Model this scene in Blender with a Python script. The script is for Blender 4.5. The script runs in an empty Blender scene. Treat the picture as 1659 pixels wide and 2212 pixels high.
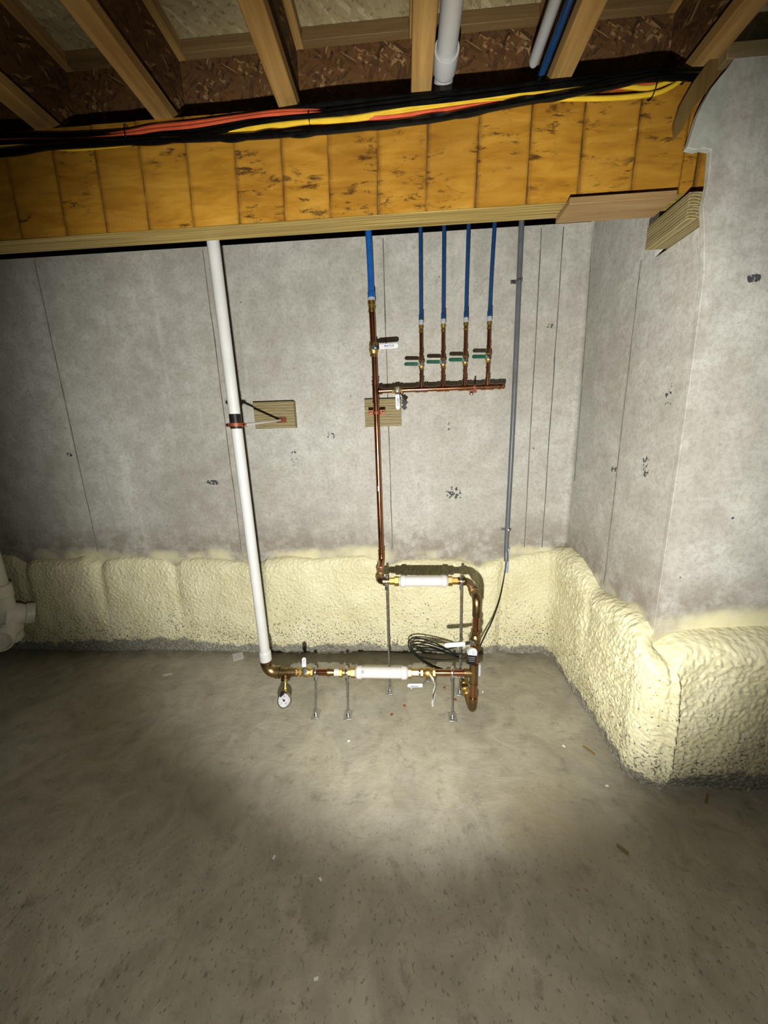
import bpy, bmesh, math, random
from mathutils import Vector, Matrix, noise
random.seed(7)
S = bpy.context.scene
COL = S.collection

# ---------------------------------------------------------------- camera
cam_d = bpy.data.cameras.new('camera')
cam = bpy.data.objects.new('camera', cam_d); COL.objects.link(cam)
cam_d.sensor_fit = 'HORIZONTAL'; cam_d.sensor_width = 36.0
cam_d.lens = 771.64 / 1659 * 36.0
cam_d.clip_start = 0.02
_y, _p, _r = (math.radians(a) for a in (-3.6375, -12.658, -1.7303))
_f = Vector((math.sin(_y)*math.cos(_p), math.cos(_y)*math.cos(_p), math.sin(_p)))
_rt = Vector((math.cos(_y), -math.sin(_y), 0)); _up = _rt.cross(_f)
_rt2 = math.cos(_r)*_rt + math.sin(_r)*_up; _up2 = -math.sin(_r)*_rt + math.cos(_r)*_up
cm = Matrix((_rt2, _up2, -_f)).transposed().to_4x4(); cm.translation = (0, 0, 1.4)
cam.matrix_world = cm
S.camera = cam

# ---------------------------------------------------------------- light: one hand-held torch in a dark basement
w = bpy.data.worlds.new('dark_basement'); S.world = w; w.use_nodes = True
w.node_tree.nodes['Background'].inputs[0].default_value = (0.9, 0.85, 0.7, 1)
w.node_tree.nodes['Background'].inputs[1].default_value = 0.005
def lamp(name, kind, loc, power, color, radius, aim=None, size=None, blend=None):
    d = bpy.data.lights.new(name, kind); d.energy = power; d.color = color; d.shadow_soft_size = radius
    o = bpy.data.objects.new(name, d); COL.objects.link(o); o.location = loc
    if kind == 'SPOT':
        d.spot_size = math.radians(size); d.spot_blend = blend
        o.rotation_euler = (Vector(aim)-Vector(loc)).to_track_quat('-Z', 'Y').to_euler()
    return o
TORCH = (-0.035, 0.0, 1.055)
lamp('torch_beam', 'SPOT', TORCH, 216, (1.0, 0.98, 0.915), 0.012, (0.03, 2.1, 1.10), 107, 0.42)
lamp('torch_spill', 'SPOT', TORCH, 29, (1.0, 0.94, 0.83), 0.012, (0.0, 2.1, 0.75), 168, 0.5)
S.view_settings.view_transform = 'Standard'; S.view_settings.look = 'None'
S.view_settings.exposure = 0.0; S.view_settings.gamma = 1.0; S.view_settings.use_curve_mapping = False

# ---------------------------------------------------------------- node helper
class NT:
    def __init__(s, name):
        s.m = bpy.data.materials.new(name); s.m.use_nodes = True
        s.t = s.m.node_tree; s.b = s.t.nodes['Principled BSDF']
        s.tc = s.t.nodes.new('ShaderNodeTexCoord'); s.obj = s.tc.outputs['Object']
    def put(s, sock, v):
        if isinstance(v, bpy.types.NodeSocket): s.t.links.new(v, sock)
        elif isinstance(v, (tuple, list)) and len(v) == 3 and sock.type == 'RGBA': sock.default_value = (*v, 1)
        else: sock.default_value = v
    def map(s, scale=(1, 1, 1), rot=(0, 0, 0), loc=(0, 0, 0), vec=None):
        n = s.t.nodes.new('ShaderNodeMapping'); s.put(n.inputs[0], vec or s.obj)
        n.inputs[1].default_value = loc; n.inputs[2].default_value = rot; n.inputs[3].default_value = scale
        return n.outputs[0]
    def noise(s, scale, detail=3, rough=.55, vec=None, dist=0):
        n = s.t.nodes.new('ShaderNodeTexNoise'); s.put(n.inputs['Vector'], vec or s.obj)
        n.inputs['Scale'].default_value = scale; n.inputs['Detail'].default_value = detail
        n.inputs['Roughness'].default_value = rough; n.inputs['Distortion'].default_value = dist
        return n.outputs[0]
    def vor(s, scale, vec=None, feature='F1', out='Distance', rnd=1.0):
        n = s.t.nodes.new('ShaderNodeTexVoronoi'); n.feature = feature; s.put(n.inputs['Vector'], vec or s.obj)
        n.inputs['Scale'].default_value = scale; n.inputs['Randomness'].default_value = rnd
        return n.outputs[out]
    def ramp(s, fac, stops, interp='LINEAR'):
        n = s.t.nodes.new('ShaderNodeValToRGB'); s.put(n.inputs[0], fac); r = n.color_ramp; r.interpolation = interp
        while len(r.elements) < len(stops): r.elements.new(0.5)
        for e, (p, c) in zip(r.elements, stops):
            e.position = p; e.color = (c, c, c, 1) if isinstance(c, (int, float)) else (*c, 1)
        return n.outputs[0]
    def mix(s, fac, a, b, mode='MIX'):
        n = s.t.nodes.new('ShaderNodeMix'); n.data_type = 'RGBA'; n.blend_type = mode
        s.put(n.inputs[0], fac); s.put(n.inputs[6], a); s.put(n.inputs[7], b); return n.outputs[2]
    def ma(s, op, a, b=0.0, clamp=False):
        n = s.t.nodes.new('ShaderNodeMath'); n.operation = op; n.use_clamp = clamp
        s.put(n.inputs[0], a); s.put(n.inputs[1], b); return n.outputs[0]
    def sep(s, vec=None):
        n = s.t.nodes.new('ShaderNodeSeparateXYZ'); s.put(n.inputs[0], vec or s.obj); return n.outputs
    def rng(s, v, a, b, c=0.0, d=1.0, smooth=True):
        n = s.t.nodes.new('ShaderNodeMapRange'); n.interpolation_type = 'SMOOTHSTEP' if smooth else 'LINEAR'
        s.put(n.inputs[0], v)
        for i, x in enumerate((a, b, c, d)): n.inputs[1+i].default_value = x
        return n.outputs[0]
    def attr(s, name):
        n = s.t.nodes.new('ShaderNodeAttribute'); n.attribute_name = name; return n.outputs['Fac']
    def rand(s):
        n = s.t.nodes.new('ShaderNodeObjectInfo'); return n.outputs['Random']
    def bump(s, h, strength=.5, dist=.005, prev=None):
        n = s.t.nodes.new('ShaderNodeBump'); s.put(n.inputs['Height'], h)
        n.inputs['Strength'].default_value = strength; n.inputs['Distance'].default_value = dist
        if prev: s.put(n.inputs['Normal'], prev)
        return n.outputs[0]
    def done(s, color, rough=.8, metal=0.0, normal=None, spec=None):
        s.put(s.b.inputs['Base Color'], color); s.put(s.b.inputs['Roughness'], rough); s.put(s.b.inputs['Metallic'], metal)
        if normal: s.put(s.b.inputs['Normal'], normal)
        if spec is not None: s.b.inputs['Specular IOR Level'].default_value = spec
        return s.m

def plain(name, c, rough=.5, metal=0.0, var=.12, scale=25, bump=0.0, spec=None):
    n = NT(name); f = n.noise(scale, 4)
    lo = tuple(x*(1-var) for x in c); hi = tuple(min(1, x*(1+var)) for x in c)
    col = n.ramp(f, [(.3, lo), (.7, hi)])
    rg = n.rng(f, .3, .7, rough*.85, min(1, rough*1.15))
    return n.done(col, rg, metal, n.bump(n.noise(scale*4, 3), bump, .002) if bump else None, spec)

# ---------------------------------------------------------------- materials
def concrete_wall(name, patches=(), axis='xz', foam_line=0.66):
    n = NT(name); x, y, z = n.sep()
    big = n.noise(1.6, 5, .6); mid = n.noise(9, 6, .65); fine = n.noise(60, 4, .6)
    col = n.ramp(big, [(.25, (.36, .345, .305)), (.5, (.455, .445, .405)), (.75, (.54, .535, .505))])
    col = n.mix(n.rng(mid, .35, .75), n.mix(1.0, col, (.86, .85, .83), 'MULTIPLY'), n.mix(1.0, col, (1.1, 1.1, 1.1), 'MULTIPLY'))
    col = n.mix(n.rng(fine, .42, .68, 0, .30), col, (.20, .185, .155))
    col = n.mix(n.rng(n.noise(170, 3, .6), .5, .66, 0, .22), col, (.17, .16, .14))
    # pale streaks drawn down the face, brown damp band above the foam
    st = n.noise(1.0, 4, .6, n.map((9, 9, .7)))
    col = n.mix(n.rng(st, .55, .75, 0, .28), col, (.66, .65, .61))
    sm = n.noise(26, 5, .7)
    col = n.mix(n.rng(sm, .50, .68, 0, .38), col, (.27, .255, .22))
    damp = n.ma('MULTIPLY', n.rng(z, foam_line+.30, foam_line+.02), n.rng(n.noise(14, 6, .7), .38, .62, .15, .75))
    col = n.mix(damp, col, (.20, .165, .125))
    # yellowish overspray just above the foam edge
    ov = n.ma('ADD', n.rng(z, foam_line+.13, foam_line, 0, 1), n.ma('MULTIPLY', n.ma('SUBTRACT', n.noise(2.6, 3), .56), 2.4))
    col = n.mix(n.rng(ov, .32 if name.startswith('right') else .58, 1.2, 0, .82), col, (.72, .68, .42))
    h = n.ma('ADD', n.ma('MULTIPLY', fine, .35), mid)
    # groups of air holes left by the pour
    a0 = x if axis == 'xz' else y
    tot = None
    for (pa, pz, ra, rz, th) in patches:
        dx = n.ma('DIVIDE', n.ma('SUBTRACT', a0, pa), ra); dz = n.ma('DIVIDE', n.ma('SUBTRACT', z, pz), rz)
        d = n.ma('SQRT', n.ma('ADD', n.ma('MULTIPLY', dx, dx), n.ma('MULTIPLY', dz, dz)))
        m = n.ma('MULTIPLY', n.rng(d, 1.0, .35), th)
        tot = m if tot is None else n.ma('MAXIMUM', tot, m)
    if tot is not None:
        k = n.noise(62, 3, .6)
        hole = n.rng(n.ma('ADD', n.ma('MULTIPLY', tot, .36), k), .84, .89)
        col = n.mix(hole, col, (.055, .055, .06)); h = n.ma('SUBTRACT', h, n.ma('MULTIPLY', hole, 1.5))
    sp = n.rng(n.vor(7, feature='F1'), .035, .018)
    col = n.mix(n.ma('MULTIPLY', sp, .8), col, (.07, .07, .065))
    if name.startswith('right'):
        lipm = n.ma('MULTIPLY', n.rng(n.ma('ADD', x, n.ma('MULTIPLY', n.noise(18, 3), .05)), .965, .925), n.rng(z, 2.13, 2.19))
        col = n.mix(n.ma('MULTIPLY', lipm, .75), col, n.ramp(n.noise(22, 4, .7), [(.35, (.30, .34, .29)), (.65, (.44, .47, .42))]))
        dk = n.ma('MULTIPLY', n.rng(n.ma('ADD', x, n.ma('MULTIPLY', n.noise(9, 4), .12)), 1.045, .985), n.rng(n.noise(10, 4, .7), .4, .7, .1, .45))
        col = n.mix(dk, col, (.22, .19, .15))
    return n.done(col, n.rng(mid, .3, .7, .6, .85), 0, n.bump(h, .22, .004), .35)

def floor_mat():
    n = NT('troweled_concrete'); x, y, z = n.sep()
    big = n.noise(1.3, 5, .6, dist=.6); mid = n.noise(5, 7, .65, dist=1.2); fine = n.noise(55, 5, .65)
    sw = n.noise(3.0, 5, .6, n.map((1, 2.6, 1), (0, 0, .6)), 1.8)
    col = n.ramp(big, [(.25, (.235, .215, .160)), (.5, (.315, .292, .228)), (.75, (.40, .38, .32))])
    col = n.mix(n.rng(mid, .3, .72), n.mix(1.0, col, (.82, .81, .79), 'MULTIPLY'), n.mix(1.0, col, (1.14, 1.14, 1.13), 'MULTIPLY'))
    col = n.mix(n.rng(sw, .56, .72, 0, .30), col, (.36, .345, .29))
    rough = n.noise(13, 8, .74, dist=.25)
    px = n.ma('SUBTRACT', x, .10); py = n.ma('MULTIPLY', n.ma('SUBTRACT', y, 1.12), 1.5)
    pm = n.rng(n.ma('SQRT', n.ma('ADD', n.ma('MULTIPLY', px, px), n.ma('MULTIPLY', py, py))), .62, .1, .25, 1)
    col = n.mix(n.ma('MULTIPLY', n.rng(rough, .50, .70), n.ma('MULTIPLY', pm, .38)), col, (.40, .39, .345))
    col = n.mix(n.rng(rough, .46, .34, 0, .40), col, (.115, .105, .08))
    # brown damp stain, small dark pits, scuffs
    dx = n.ma('SUBTRACT', x, .50); dy = n.ma('SUBTRACT', y, 1.05)
    d = n.ma('SQRT', n.ma('ADD', n.ma('MULTIPLY', dx, dx), n.ma('MULTIPLY', dy, dy)))
    col = n.mix(n.ma('MULTIPLY', n.rng(d, .30, .02), n.rng(mid, .35, .65, .1, .55)), col, (.21, .155, .075))
    pit = n.rng(n.noise(85, 3, .6, n.map((1, .7, 1), (0, 0, .9))), .60, .68)
    pitm = n.ma('MULTIPLY', pit, n.rng(y, 1.15, .75, .1, .55))
    col = n.mix(pitm, col, (.07, .065, .055))
    edge = n.ma('MULTIPLY', n.rng(y, 1.90, 2.05, 0, .55), n.rng(n.noise(12, 4), .3, .6, .4, 1))  # shade where slab meets back wall, painted into the floor colour
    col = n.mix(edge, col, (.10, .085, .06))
    h = n.ma('ADD', n.ma('MULTIPLY', mid, 1.0), n.ma('ADD', n.ma('MULTIPLY', fine, .18), n.ma('ADD', n.ma('MULTIPLY', sw, .9), n.ma('MULTIPLY', rough, .8))))
    h = n.ma('SUBTRACT', h, n.ma('MULTIPLY', pitm, .5))
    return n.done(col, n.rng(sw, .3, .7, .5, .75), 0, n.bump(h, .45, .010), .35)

def foam_mat(name='spray_foam'):
    n = NT(name); x, y, z = n.sep()
    f = n.noise(6, 4); wr = n.noise(70, 4, .6)
    col = n.ramp(f, [(.3, (.60, .56, .345)), (.7, (.70, .665, .455))])
    # mortar flecks that get denser towards the slab, dusty grey foot
    k = n.noise(95, 2, .55); lum = n.noise(4.5, 3)
    dens = n.ma('ADD', n.rng(z, .58, .0, 0, .185, False), n.ma('MULTIPLY', n.ma('SUBTRACT', lum, .5), .16))
    fl = n.rng(n.ma('ADD', k, dens), .735, .76)
    col = n.mix(n.ma('MULTIPLY', fl, .88), col, (.115, .11, .095))
    foot = n.ma('ADD', n.rng(z, .135, .0), n.ma('MULTIPLY', n.ma('SUBTRACT', n.noise(16, 5, .7), .5), 1.7))
    foot = n.ma('ADD', foot, n.ma('MULTIPLY', n.rng(x, 1.0, 1.3, 0, .5), n.rng(z, .30, .06)))
    foot = n.ma('ADD', foot, n.ma('MULTIPLY', n.ma('MULTIPLY', n.rng(x, -1.25, -1.5, 0, .45), n.rng(x, -2.45, -2.2)), n.rng(z, .20, .04)))
    col = n.mix(n.rng(foot, .52, .80, 0, .9), col, n.ramp(n.noise(80, 3), [(.4, (.13, .12, .105)), (.7, (.30, .29, .25))]))
    return n.done(col, .5, 0, n.bump(n.ma('ADD', n.vor(48, n.map((1, 1, 1.25))), n.ma('MULTIPLY', wr, .5)), .55, .007), .42)

def wood(name, c_lo, c_hi, axis=0, rings=14, stretch=18, rough=.65, knots=0.0, var=.0, sharp=.5):
    n = NT(name)
    sc = [rings, rings, rings]; sc[axis] = rings/stretch
    if var:
        n.obj = n.map(vec=n.obj); 
        add = n.t.nodes.new('ShaderNodeVectorMath'); add.operation = 'ADD'
        n.put(add.inputs[0], n.obj); cmb = n.t.nodes.new('ShaderNodeCombineXYZ'); r = n.rand()
        for i in range(3): n.put(cmb.inputs[i], n.ma('MULTIPLY', r, 13.0*(i+1)))
        n.put(add.inputs[1], cmb.outputs[0]); n.obj = add.outputs[0]
    v = n.map(tuple(sc))
    g = n.noise(1.0, 5, .62, v, .5); g2 = n.noise(5.0, 3, .6, v)
    fac = n.ma('ADD', n.ma('MULTIPLY', g, 1-sharp*.4), n.ma('MULTIPLY', g2, sharp*.4))
    col = n.ramp(fac, [(.32, c_lo), (.50, tuple((a+b)/2 for a, b in zip(c_lo, c_hi))), (.66, c_hi)])
    if knots:
        ks = [7, 7, 7]; ks[axis] = 2.6
        kn = n.rng(n.vor(1.0, n.map(tuple(ks))), .16, .05, 0, knots)
        kn = n.ma('MULTIPLY', kn, n.rng(n.noise(30, 4, .7), .35, .6))
        col = n.mix(kn, col, tuple(x*.22 for x in c_lo))
    return n.done(col, rough, 0, n.bump(fac, .25, .002), .35)

def treated_block():
    n = NT('treated_lumber')
    wv = n.t.nodes.new('ShaderNodeTexWave'); wv.wave_type = 'BANDS'; wv.bands_direction = 'Z'
    n.put(wv.inputs[0], n.map((.25, 1, 1))); wv.inputs[1].default_value = 20; wv.inputs[2].default_value = 5.5
    wv.inputs[3].default_value = 3; wv.inputs[4].default_value = 1.3
    g = n.noise(1.0, 4, .6, n.map((6, 60, 110)))
    col = n.ramp(wv.outputs[1], [(.0, (.13, .10, .043)), (.45, (.205, .165, .078)), (1, (.25, .205, .10))])
    col = n.mix(n.rng(g, .4, .65, 0, .4), col, (.34, .29, .16))
    return n.done(col, .7, 0, n.bump(g, .2, .002), .3)

def block_y():
    n = NT('treated_block_rings')
    wv = n.t.nodes.new('ShaderNodeTexWave'); wv.wave_type = 'RINGS'; wv.rings_direction = 'Y'
    n.put(wv.inputs[0], n.map((1, .15, 1), loc=(.075, 0, .035))); wv.inputs[1].default_value = 38; wv.inputs[2].default_value = 1.6
    wv.inputs[3].default_value = 2; wv.inputs[4].default_value = 2
    g = n.noise(1.0, 4, .6, n.map((120, 8, 120)))
    col = n.ramp(wv.outputs[1], [(.0, (.085, .062, .022)), (.5, (.185, .145, .06)), (1, (.27, .22, .10))])
    col = n.mix(n.rng(g, .4, .65, 0, .35), col, (.30, .25, .125))
    return n.done(col, .7, 0, n.bump(wv.outputs[1], .3, .002), .3)

def osb(name, cols, dark):
    n = NT(name)
    # strands lying at several angles in the board
    lay = []
    for k, r in enumerate(((.5, .6, .0), (-.6, -.45, .8), (1.1, 1.0, .3))):
        v = n.map((1, 1, 6.5), vec=n.map((1, 1, 1), r, (k*3.1, k, 0)))
        lay.append(n.sep(n.vor(17, v, out='Color'))[k])
    sel = n.noise(15, 3, .6)
    f = n.mix(n.rng(sel, .42, .47), lay[0], lay[1]); f = n.mix(n.rng(sel, .53, .58), f, lay[2])
    col = n.ramp(f, [(.0, cols[0]), (.45, cols[1]), (.86, cols[1]), (.97, cols[2])])
    col = n.mix(n.rng(n.noise(60, 4, .65), .54, .68, 0, .75), col, dark)
    return n.done(col, .75, 0, n.bump(f, .3, .002), .3)

def veneer_mat():
    n = NT('beam_veneer'); x, y, z = n.sep()
    add = n.t.nodes.new('ShaderNodeVectorMath'); add.operation = 'ADD'; cmb = n.t.nodes.new('ShaderNodeCombineXYZ'); r = n.rand()
    n.put(cmb.inputs[0], n.ma('MULTIPLY', r, 31.0)); n.put(cmb.inputs[2], n.ma('MULTIPLY', r, 17.0))
    n.put(add.inputs[0], n.obj); n.put(add.inputs[1], cmb.outputs[0]); v = add.outputs[0]
    g = n.noise(1.0, 5, .6, n.map((5, 40, 26), vec=v), .6)
    col = n.ramp(g, [(.3, (.24, .108, .011)), (.5, (.335, .162, .016)), (.7, (.405, .212, .026))])
    col = n.mix(n.rng(n.noise(4, 3, .5, v), .35, .7, 0, .35), col, (.19, .083, .011))
    # resin smears and dark scuffs dragged along the grain
    sm = n.rng(n.noise(1.0, 5, .72, n.map((15, 40, 48), vec=v), .4), .52, .66)
    sm = n.ma('MULTIPLY', sm, n.rng(n.noise(5.2, 2, .5, v), .45, .60))
    col = n.mix(n.ma('MULTIPLY', sm, .9), col, (.040, .016, .006))
    jn = n.ma('MULTIPLY', n.attr('joint'), n.rng(n.noise(1.0, 4, .7, n.map((60, 1, 9), vec=v)), .3, .60, .25, 1))
    col = n.mix(n.ma('MULTIPLY', jn, .92), col, (.055, .022, .006))
    lt = n.rng(n.noise(1.0, 3, .5, n.map((14, 30, 22), vec=v, loc=(5, 5, 5))), .70, .76, 0, .5)
    col = n.mix(lt, col, (.62, .42, .16))
    return n.done(col, n.rng(g, .3, .7, .36, .52), 0, n.bump(g, .15, .002), .4)

def lvl_edge():
    n = NT('beam_plies')
    g = n.noise(1.0, 4, .6, n.map((1.6, 230, 60)), .2)
    col = n.ramp(g, [(.35, (.13, .08, .015)), (.5, (.24, .17, .045)), (.66, (.40, .30, .10))])
    return n.done(col, .55, 0, n.bump(g, .4, .003), .4)

def dial_mat():
    n = NT('gauge_dial'); return n.done(n.ramp(n.noise(20, 2), [(.3, (.44, .43, .44)), (.7, (.52, .51, .52))]), .4)

WALL_PATCH = [(0.282, 1.033, 0.085, 0.065, 1.06), (0.238, 1.417, 0.070, 0.050, 0.75), (-0.657, 1.276, 0.050, 0.160, 0.72), (-0.428, 1.390, 0.050, 0.040, 0.85), (-1.172, 1.130, 0.075, 0.025, 1.10), (-2.054, 1.320, 0.030, 0.025, 1.15), (0.765, 1.919, 0.070, 0.030, 0.75), (-0.719, 1.643, 0.080, 0.050, 0.45), (0.745, 1.292, 0.050, 0.030, 0.80)]
M_BACK = concrete_wall('back_wall_concrete', WALL_PATCH)
M_SIDE = concrete_wall('side_wall_concrete', [(1.47, 1.24, .05, .10, .82), (1.40, 1.50, .04, .12, .8), (1.68, 1.2, .05, .03, .8)], 'yz', .65)
M_RIGHT = concrete_wall('right_wall_concrete', [(1.085, 1.83, .035, .02, 1.25), (1.17, 1.05, .05, .05, .6)], 'xz', .645)
M_FLOOR = floor_mat(); M_FOAM = foam_mat()
M_SEAM = plain('form_seam_concrete', (.135, .125, .105), .85, 0, .5, 14)
M_GLUE = plain('dark_glue_line', (.10, .045, .008), .7, 0, .3, 30)
M_GAP_SHADE = plain('gap_shade_black', (.02, .017, .012), .9, 0, .3, 10)  # near-black colour stands in for shade in the gap above the wall
M_LIP = plain('pale_mortar', (.40, .42, .36), .8, 0, .22, 30, .3)
M_VENEER = veneer_mat(); M_PLIES = lvl_edge()
M_FLANGE = wood('joist_flange_pine', (.21, .115, .03), (.40, .25, .085), 1, 26, 16, .6, .5, 1)
M_FLANGE_X = wood('blocking_flange_pine', (.105, .06, .02), (.20, .125, .05), 0, 26, 16, .65, .4, 1)
M_OSB_WEB = osb('brown_osb', ((.050, .022, .007), (.105, .048, .015), (.27, .16, .07)), (.018, .008, .003))
M_OSB_SUB = osb('pale_osb', ((.27, .215, .105), (.34, .28, .15), (.44, .37, .22)), (.15, .11, .05))
M_BLOCK = treated_block()
M_TREATED = block_y()
M_STRIP = wood('dark_strip_pine', (.085, .05, .012), (.16, .10, .03), 2, 40, 14, .7)
M_TREATED_X = wood('treated_pine_x', (.12, .09, .03), (.25, .19, .08), 0, 60, 20, .7)
M_SHIM = wood('shim_pine', (.17, .10, .038), (.27, .175, .075), 0, 30, 14, .6, .8)
M_SILL = wood('sill_pine', (.14, .105, .045), (.24, .18, .08), 0, 40, 16, .7)
M_COPPER = plain('copper', (.37, .165, .088), .25, 1.0, .12, 8)
M_COPPER_P = plain('copper_coated_steel', (.19, .055, .024), .5, .4, .2, 60)
M_BRONZE = plain('cast_bronze', (.25, .165, .075), .36, 1.0, .2, 25, .1)
M_BRASS = plain('brass', (.50, .34, .115), .42, 1.0, .12, 25)
M_STEEL = plain('galvanised_steel', (.40, .40, .41), .38, 1.0, .15, 60)
M_ROD = plain('zinc_plated_rod', (.62, .62, .61), .35, .25, .05, 30)
M_CHROME = plain('plated_steel', (.66, .66, .67), .22, 1.0, .1, 60)
M_PVC = plain('white_pvc', (.455, .455, .445), .34, 0, .04, 12)
M_PVC_D = plain('dusty_pvc', (.64, .62, .54), .45, 0, .1, 14)
M_SPACER = plain('white_plastic_spacer', (.56, .54, .53), .5, 0, .06, 30, .2)
M_CLEAR = plain('milky_plastic', (.33, .35, .38), .35, 0, .1, 40)
M_BLUE = plain('blue_pex', (.008, .040, .125), .38, 0, .12, 20)
M_BLUE_L = plain('blue_pex_main', (.008, .085, .33), .35, 0, .12, 20)
M_GREEN = plain('green_vinyl', (.003, .075, .034), .35, 0, .15, 40)
M_WHITE = plain('white_vinyl', (.66, .66, .66), .35, 0, .03, 40)
M_INK = plain('dark_blue_ink', (.008, .035, .22), .6, 0, .1, 40)
M_BLACKINK = plain('black_ink', (.012, .012, .012), .6, 0, .1, 40)
M_PENCIL = plain('pencil_graphite', (.245, .24, .22), .7, 0, .3, 60)
M_GREY = plain('grey_conduit_pvc', (.105, .11, .12), .40, 0, .12, 16)
M_BLACK = plain('black_cable_jacket', (.0018, .0018, .0018), .4, 0, .3, 30, 0, .09)
M_BLACK_W = plain('black_wire_jacket', (.008, .0075, .007), .35, 0, .3, 30, 0, .3)
M_BLACK_T = plain('glossy_black_jacket', (.0018, .0018, .0018), .22, 0, .3, 30, 0, .35)
M_YELLOW = plain('yellow_cable_jacket', (.56, .37, .02), .4, 0, .1, 20)
M_RED = plain('orange_cable_jacket', (.48, .075, .028), .4, 0, .12, 20)
M_PAPER = plain('paper', (.48, .47, .43), .8, 0, .08, 40)
M_RUST = plain('rust_chip', (.22, .05, .02), .8, 0, .3, 50)
M_DIAL = dial_mat()

# ---------------------------------------------------------------- mesh helper
def frame_of(d):
    d = Vector(d).normalized(); a = Vector((0, 0, 1)) if abs(d.z) < .9 else Vector((1, 0, 0))
    u = d.cross(a).normalized(); return u, d.cross(u).normalized(), d
class MB:
    def __init__(s): s.v = []; s.f = []
    def add(s, vs, fs):
        k = len(s.v); s.v += [Vector(p) for p in vs]; s.f += [tuple(i+k for i in f) for f in fs]; return s
    def box(s, lo, hi):
        x0, y0, z0 = lo; x1, y1, z1 = hi
        return s.add([(x0,y0,z0),(x1,y0,z0),(x1,y1,z0),(x0,y1,z0),(x0,y0,z1),(x1,y0,z1),(x1,y1,z1),(x0,y1,z1)],
                     [(3,2,1,0),(4,5,6,7),(0,1,5,4),(1,2,6,5),(2,3,7,6),(3,0,4,7)])
    def rev(s, o, d, prof, seg=20, caps=True, phase=0.0):
        u, v, d = frame_of(d); o = Vector(o); vs = []; fs = []; n = len(prof)
        for t, r in prof:
            for i in range(seg):
                a = 2*math.pi*i/seg+phase; vs.append(o+d*t+(u*math.cos(a)+v*math.sin(a))*r)
        for j in range(n-1):
            for i in range(seg):
                a, b = j*seg+i, j*seg+(i+1) % seg; fs.append((a, b, b+seg, a+seg))
        if caps: fs.append(tuple(range(seg))[::-1]); fs.append(tuple((n-1)*seg+i for i in range(seg)))
        return s.add(vs, fs)
    def cyl(s, a, b, r, seg=20):
        a = Vector(a); b = Vector(b); return s.rev(a, b-a, [(0, r), ((b-a).length, r)], seg)
    def hexn(s, o, d, t0, t1, r):
        return s.rev(o, d, [(t0, r*.9), (t0+.0015, r), (t1-.0015, r), (t1, r*.9)], 6)
    def tube(s, pts, r, seg=10, flat=1.0, caps=True):
        pts = [Vector(p) for p in pts]; n = len(pts); vs = []; fs = []; u = None
        for i, p in enumerate(pts):
            t = (pts[min(i+1, n-1)]-pts[max(i-1, 0)]).normalized()
            if u is None: u = frame_of(t)[0]
            u = (u-t*u.dot(t)).normalized(); v = t.cross(u); rr = r[i] if isinstance(r, (list, tuple)) else r
            for k in range(seg):
                a = 2*math.pi*k/seg; vs.append(p+(u*math.cos(a)*flat+v*math.sin(a))*rr)
        for j in range(n-1):
            for i in range(seg):
                a, b = j*seg+i, j*seg+(i+1) % seg; fs.append((a, b, b+seg, a+seg))
        if caps: fs.append(tuple(range(seg))[::-1]); fs.append(tuple((n-1)*seg+i for i in range(seg)))
        return s.add(vs, fs)
    def prism(s, poly, o, u, v, depth):
        o, u, v = Vector(o), Vector(u).normalized(), Vector(v).normalized(); w_ = u.cross(v)
        n = len(poly); a = [o+u*p[0]+v*p[1] for p in poly]; b = [p+w_*depth for p in a]
        fs = [tuple(range(n))[::-1], tuple(range(n, 2*n))]+[(i, (i+1) % n, (i+1) % n+n, i+n) for i in range(n)]
        return s.add(a+b, fs)
    def torus(s, c, d, R, r, seg=28, rs=8, a0=0.0, a1=2*math.pi, flat=1.0):
        u, v, d = frame_of(d); c = Vector(c); full = abs(a1-a0) > 6.28
        m = seg if full else seg+1
        pts = [c+(u*math.cos(a0+(a1-a0)*i/seg)+v*math.sin(a0+(a1-a0)*i/seg))*R for i in range(m)]
        vs = []; fs = []
        for i, p in enumerate(pts):
            e = (p-c).normalized()
            for k in range(rs):
                a = 2*math.pi*k/rs; vs.append(p+(e*math.cos(a)+d*math.sin(a)*flat)*r)
        for i in range(m if full else m-1):
            j = (i+1) % m
            for k in range(rs):
                l = (k+1) % rs; fs.append((i*rs+k, j*rs+k, j*rs+l, i*rs+l))
        return s.add(vs, fs)
    def build(s, name, mat, parent=None, bevel=0.0, angle=38, **props):
        if parent is None:
            lo = [min(p[i] for p in s.v) for i in range(3)]; hi = [max(p[i] for p in s.v) for i in range(3)]
            org = Vector(((lo[0]+hi[0])/2, (lo[1]+hi[1])/2, lo[2]))
            if props.get('kind') in ('structure', 'stuff') or props.pop('keep', False): org = Vector((0, 0, 0))
        else: props.pop('keep', None); org = world_of(parent)
        me = bpy.data.meshes.new(name); me.from_pydata([p-org for p in s.v], [], s.f)
        bm = bmesh.new(); bm.from_mesh(me); bmesh.ops.recalc_face_normals(bm, faces=bm.faces); bm.to_mesh(me); bm.free()
        me.shade_smooth(); me.set_sharp_from_angle(angle=math.radians(angle))
        me.materials.append(mat)
        o = bpy.data.objects.new(name, me); COL.objects.link(o)
        if parent is None: o.location = org
        else: o.parent = parent
        if bevel:
            b = o.modifiers.new('bevel', 'BEVEL'); b.width = bevel; b.segments = 2; b.limit_method = 'ANGLE'; b.angle_limit = math.radians(40)
        for k, x in props.items(): o[k] = x
        return o
def world_of(o):
    p = Vector((0, 0, 0))
    while o is not None: p += o.location; o = o.parent
    return p
def thing(name, loc, label, cat, group=None):
    o = bpy.data.objects.new(name, None); COL.objects.link(o); o.location = loc; o.empty_display_size = .02
    o['label'] = label; o['category'] = cat
    if group: o['group'] = group
    return o
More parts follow.
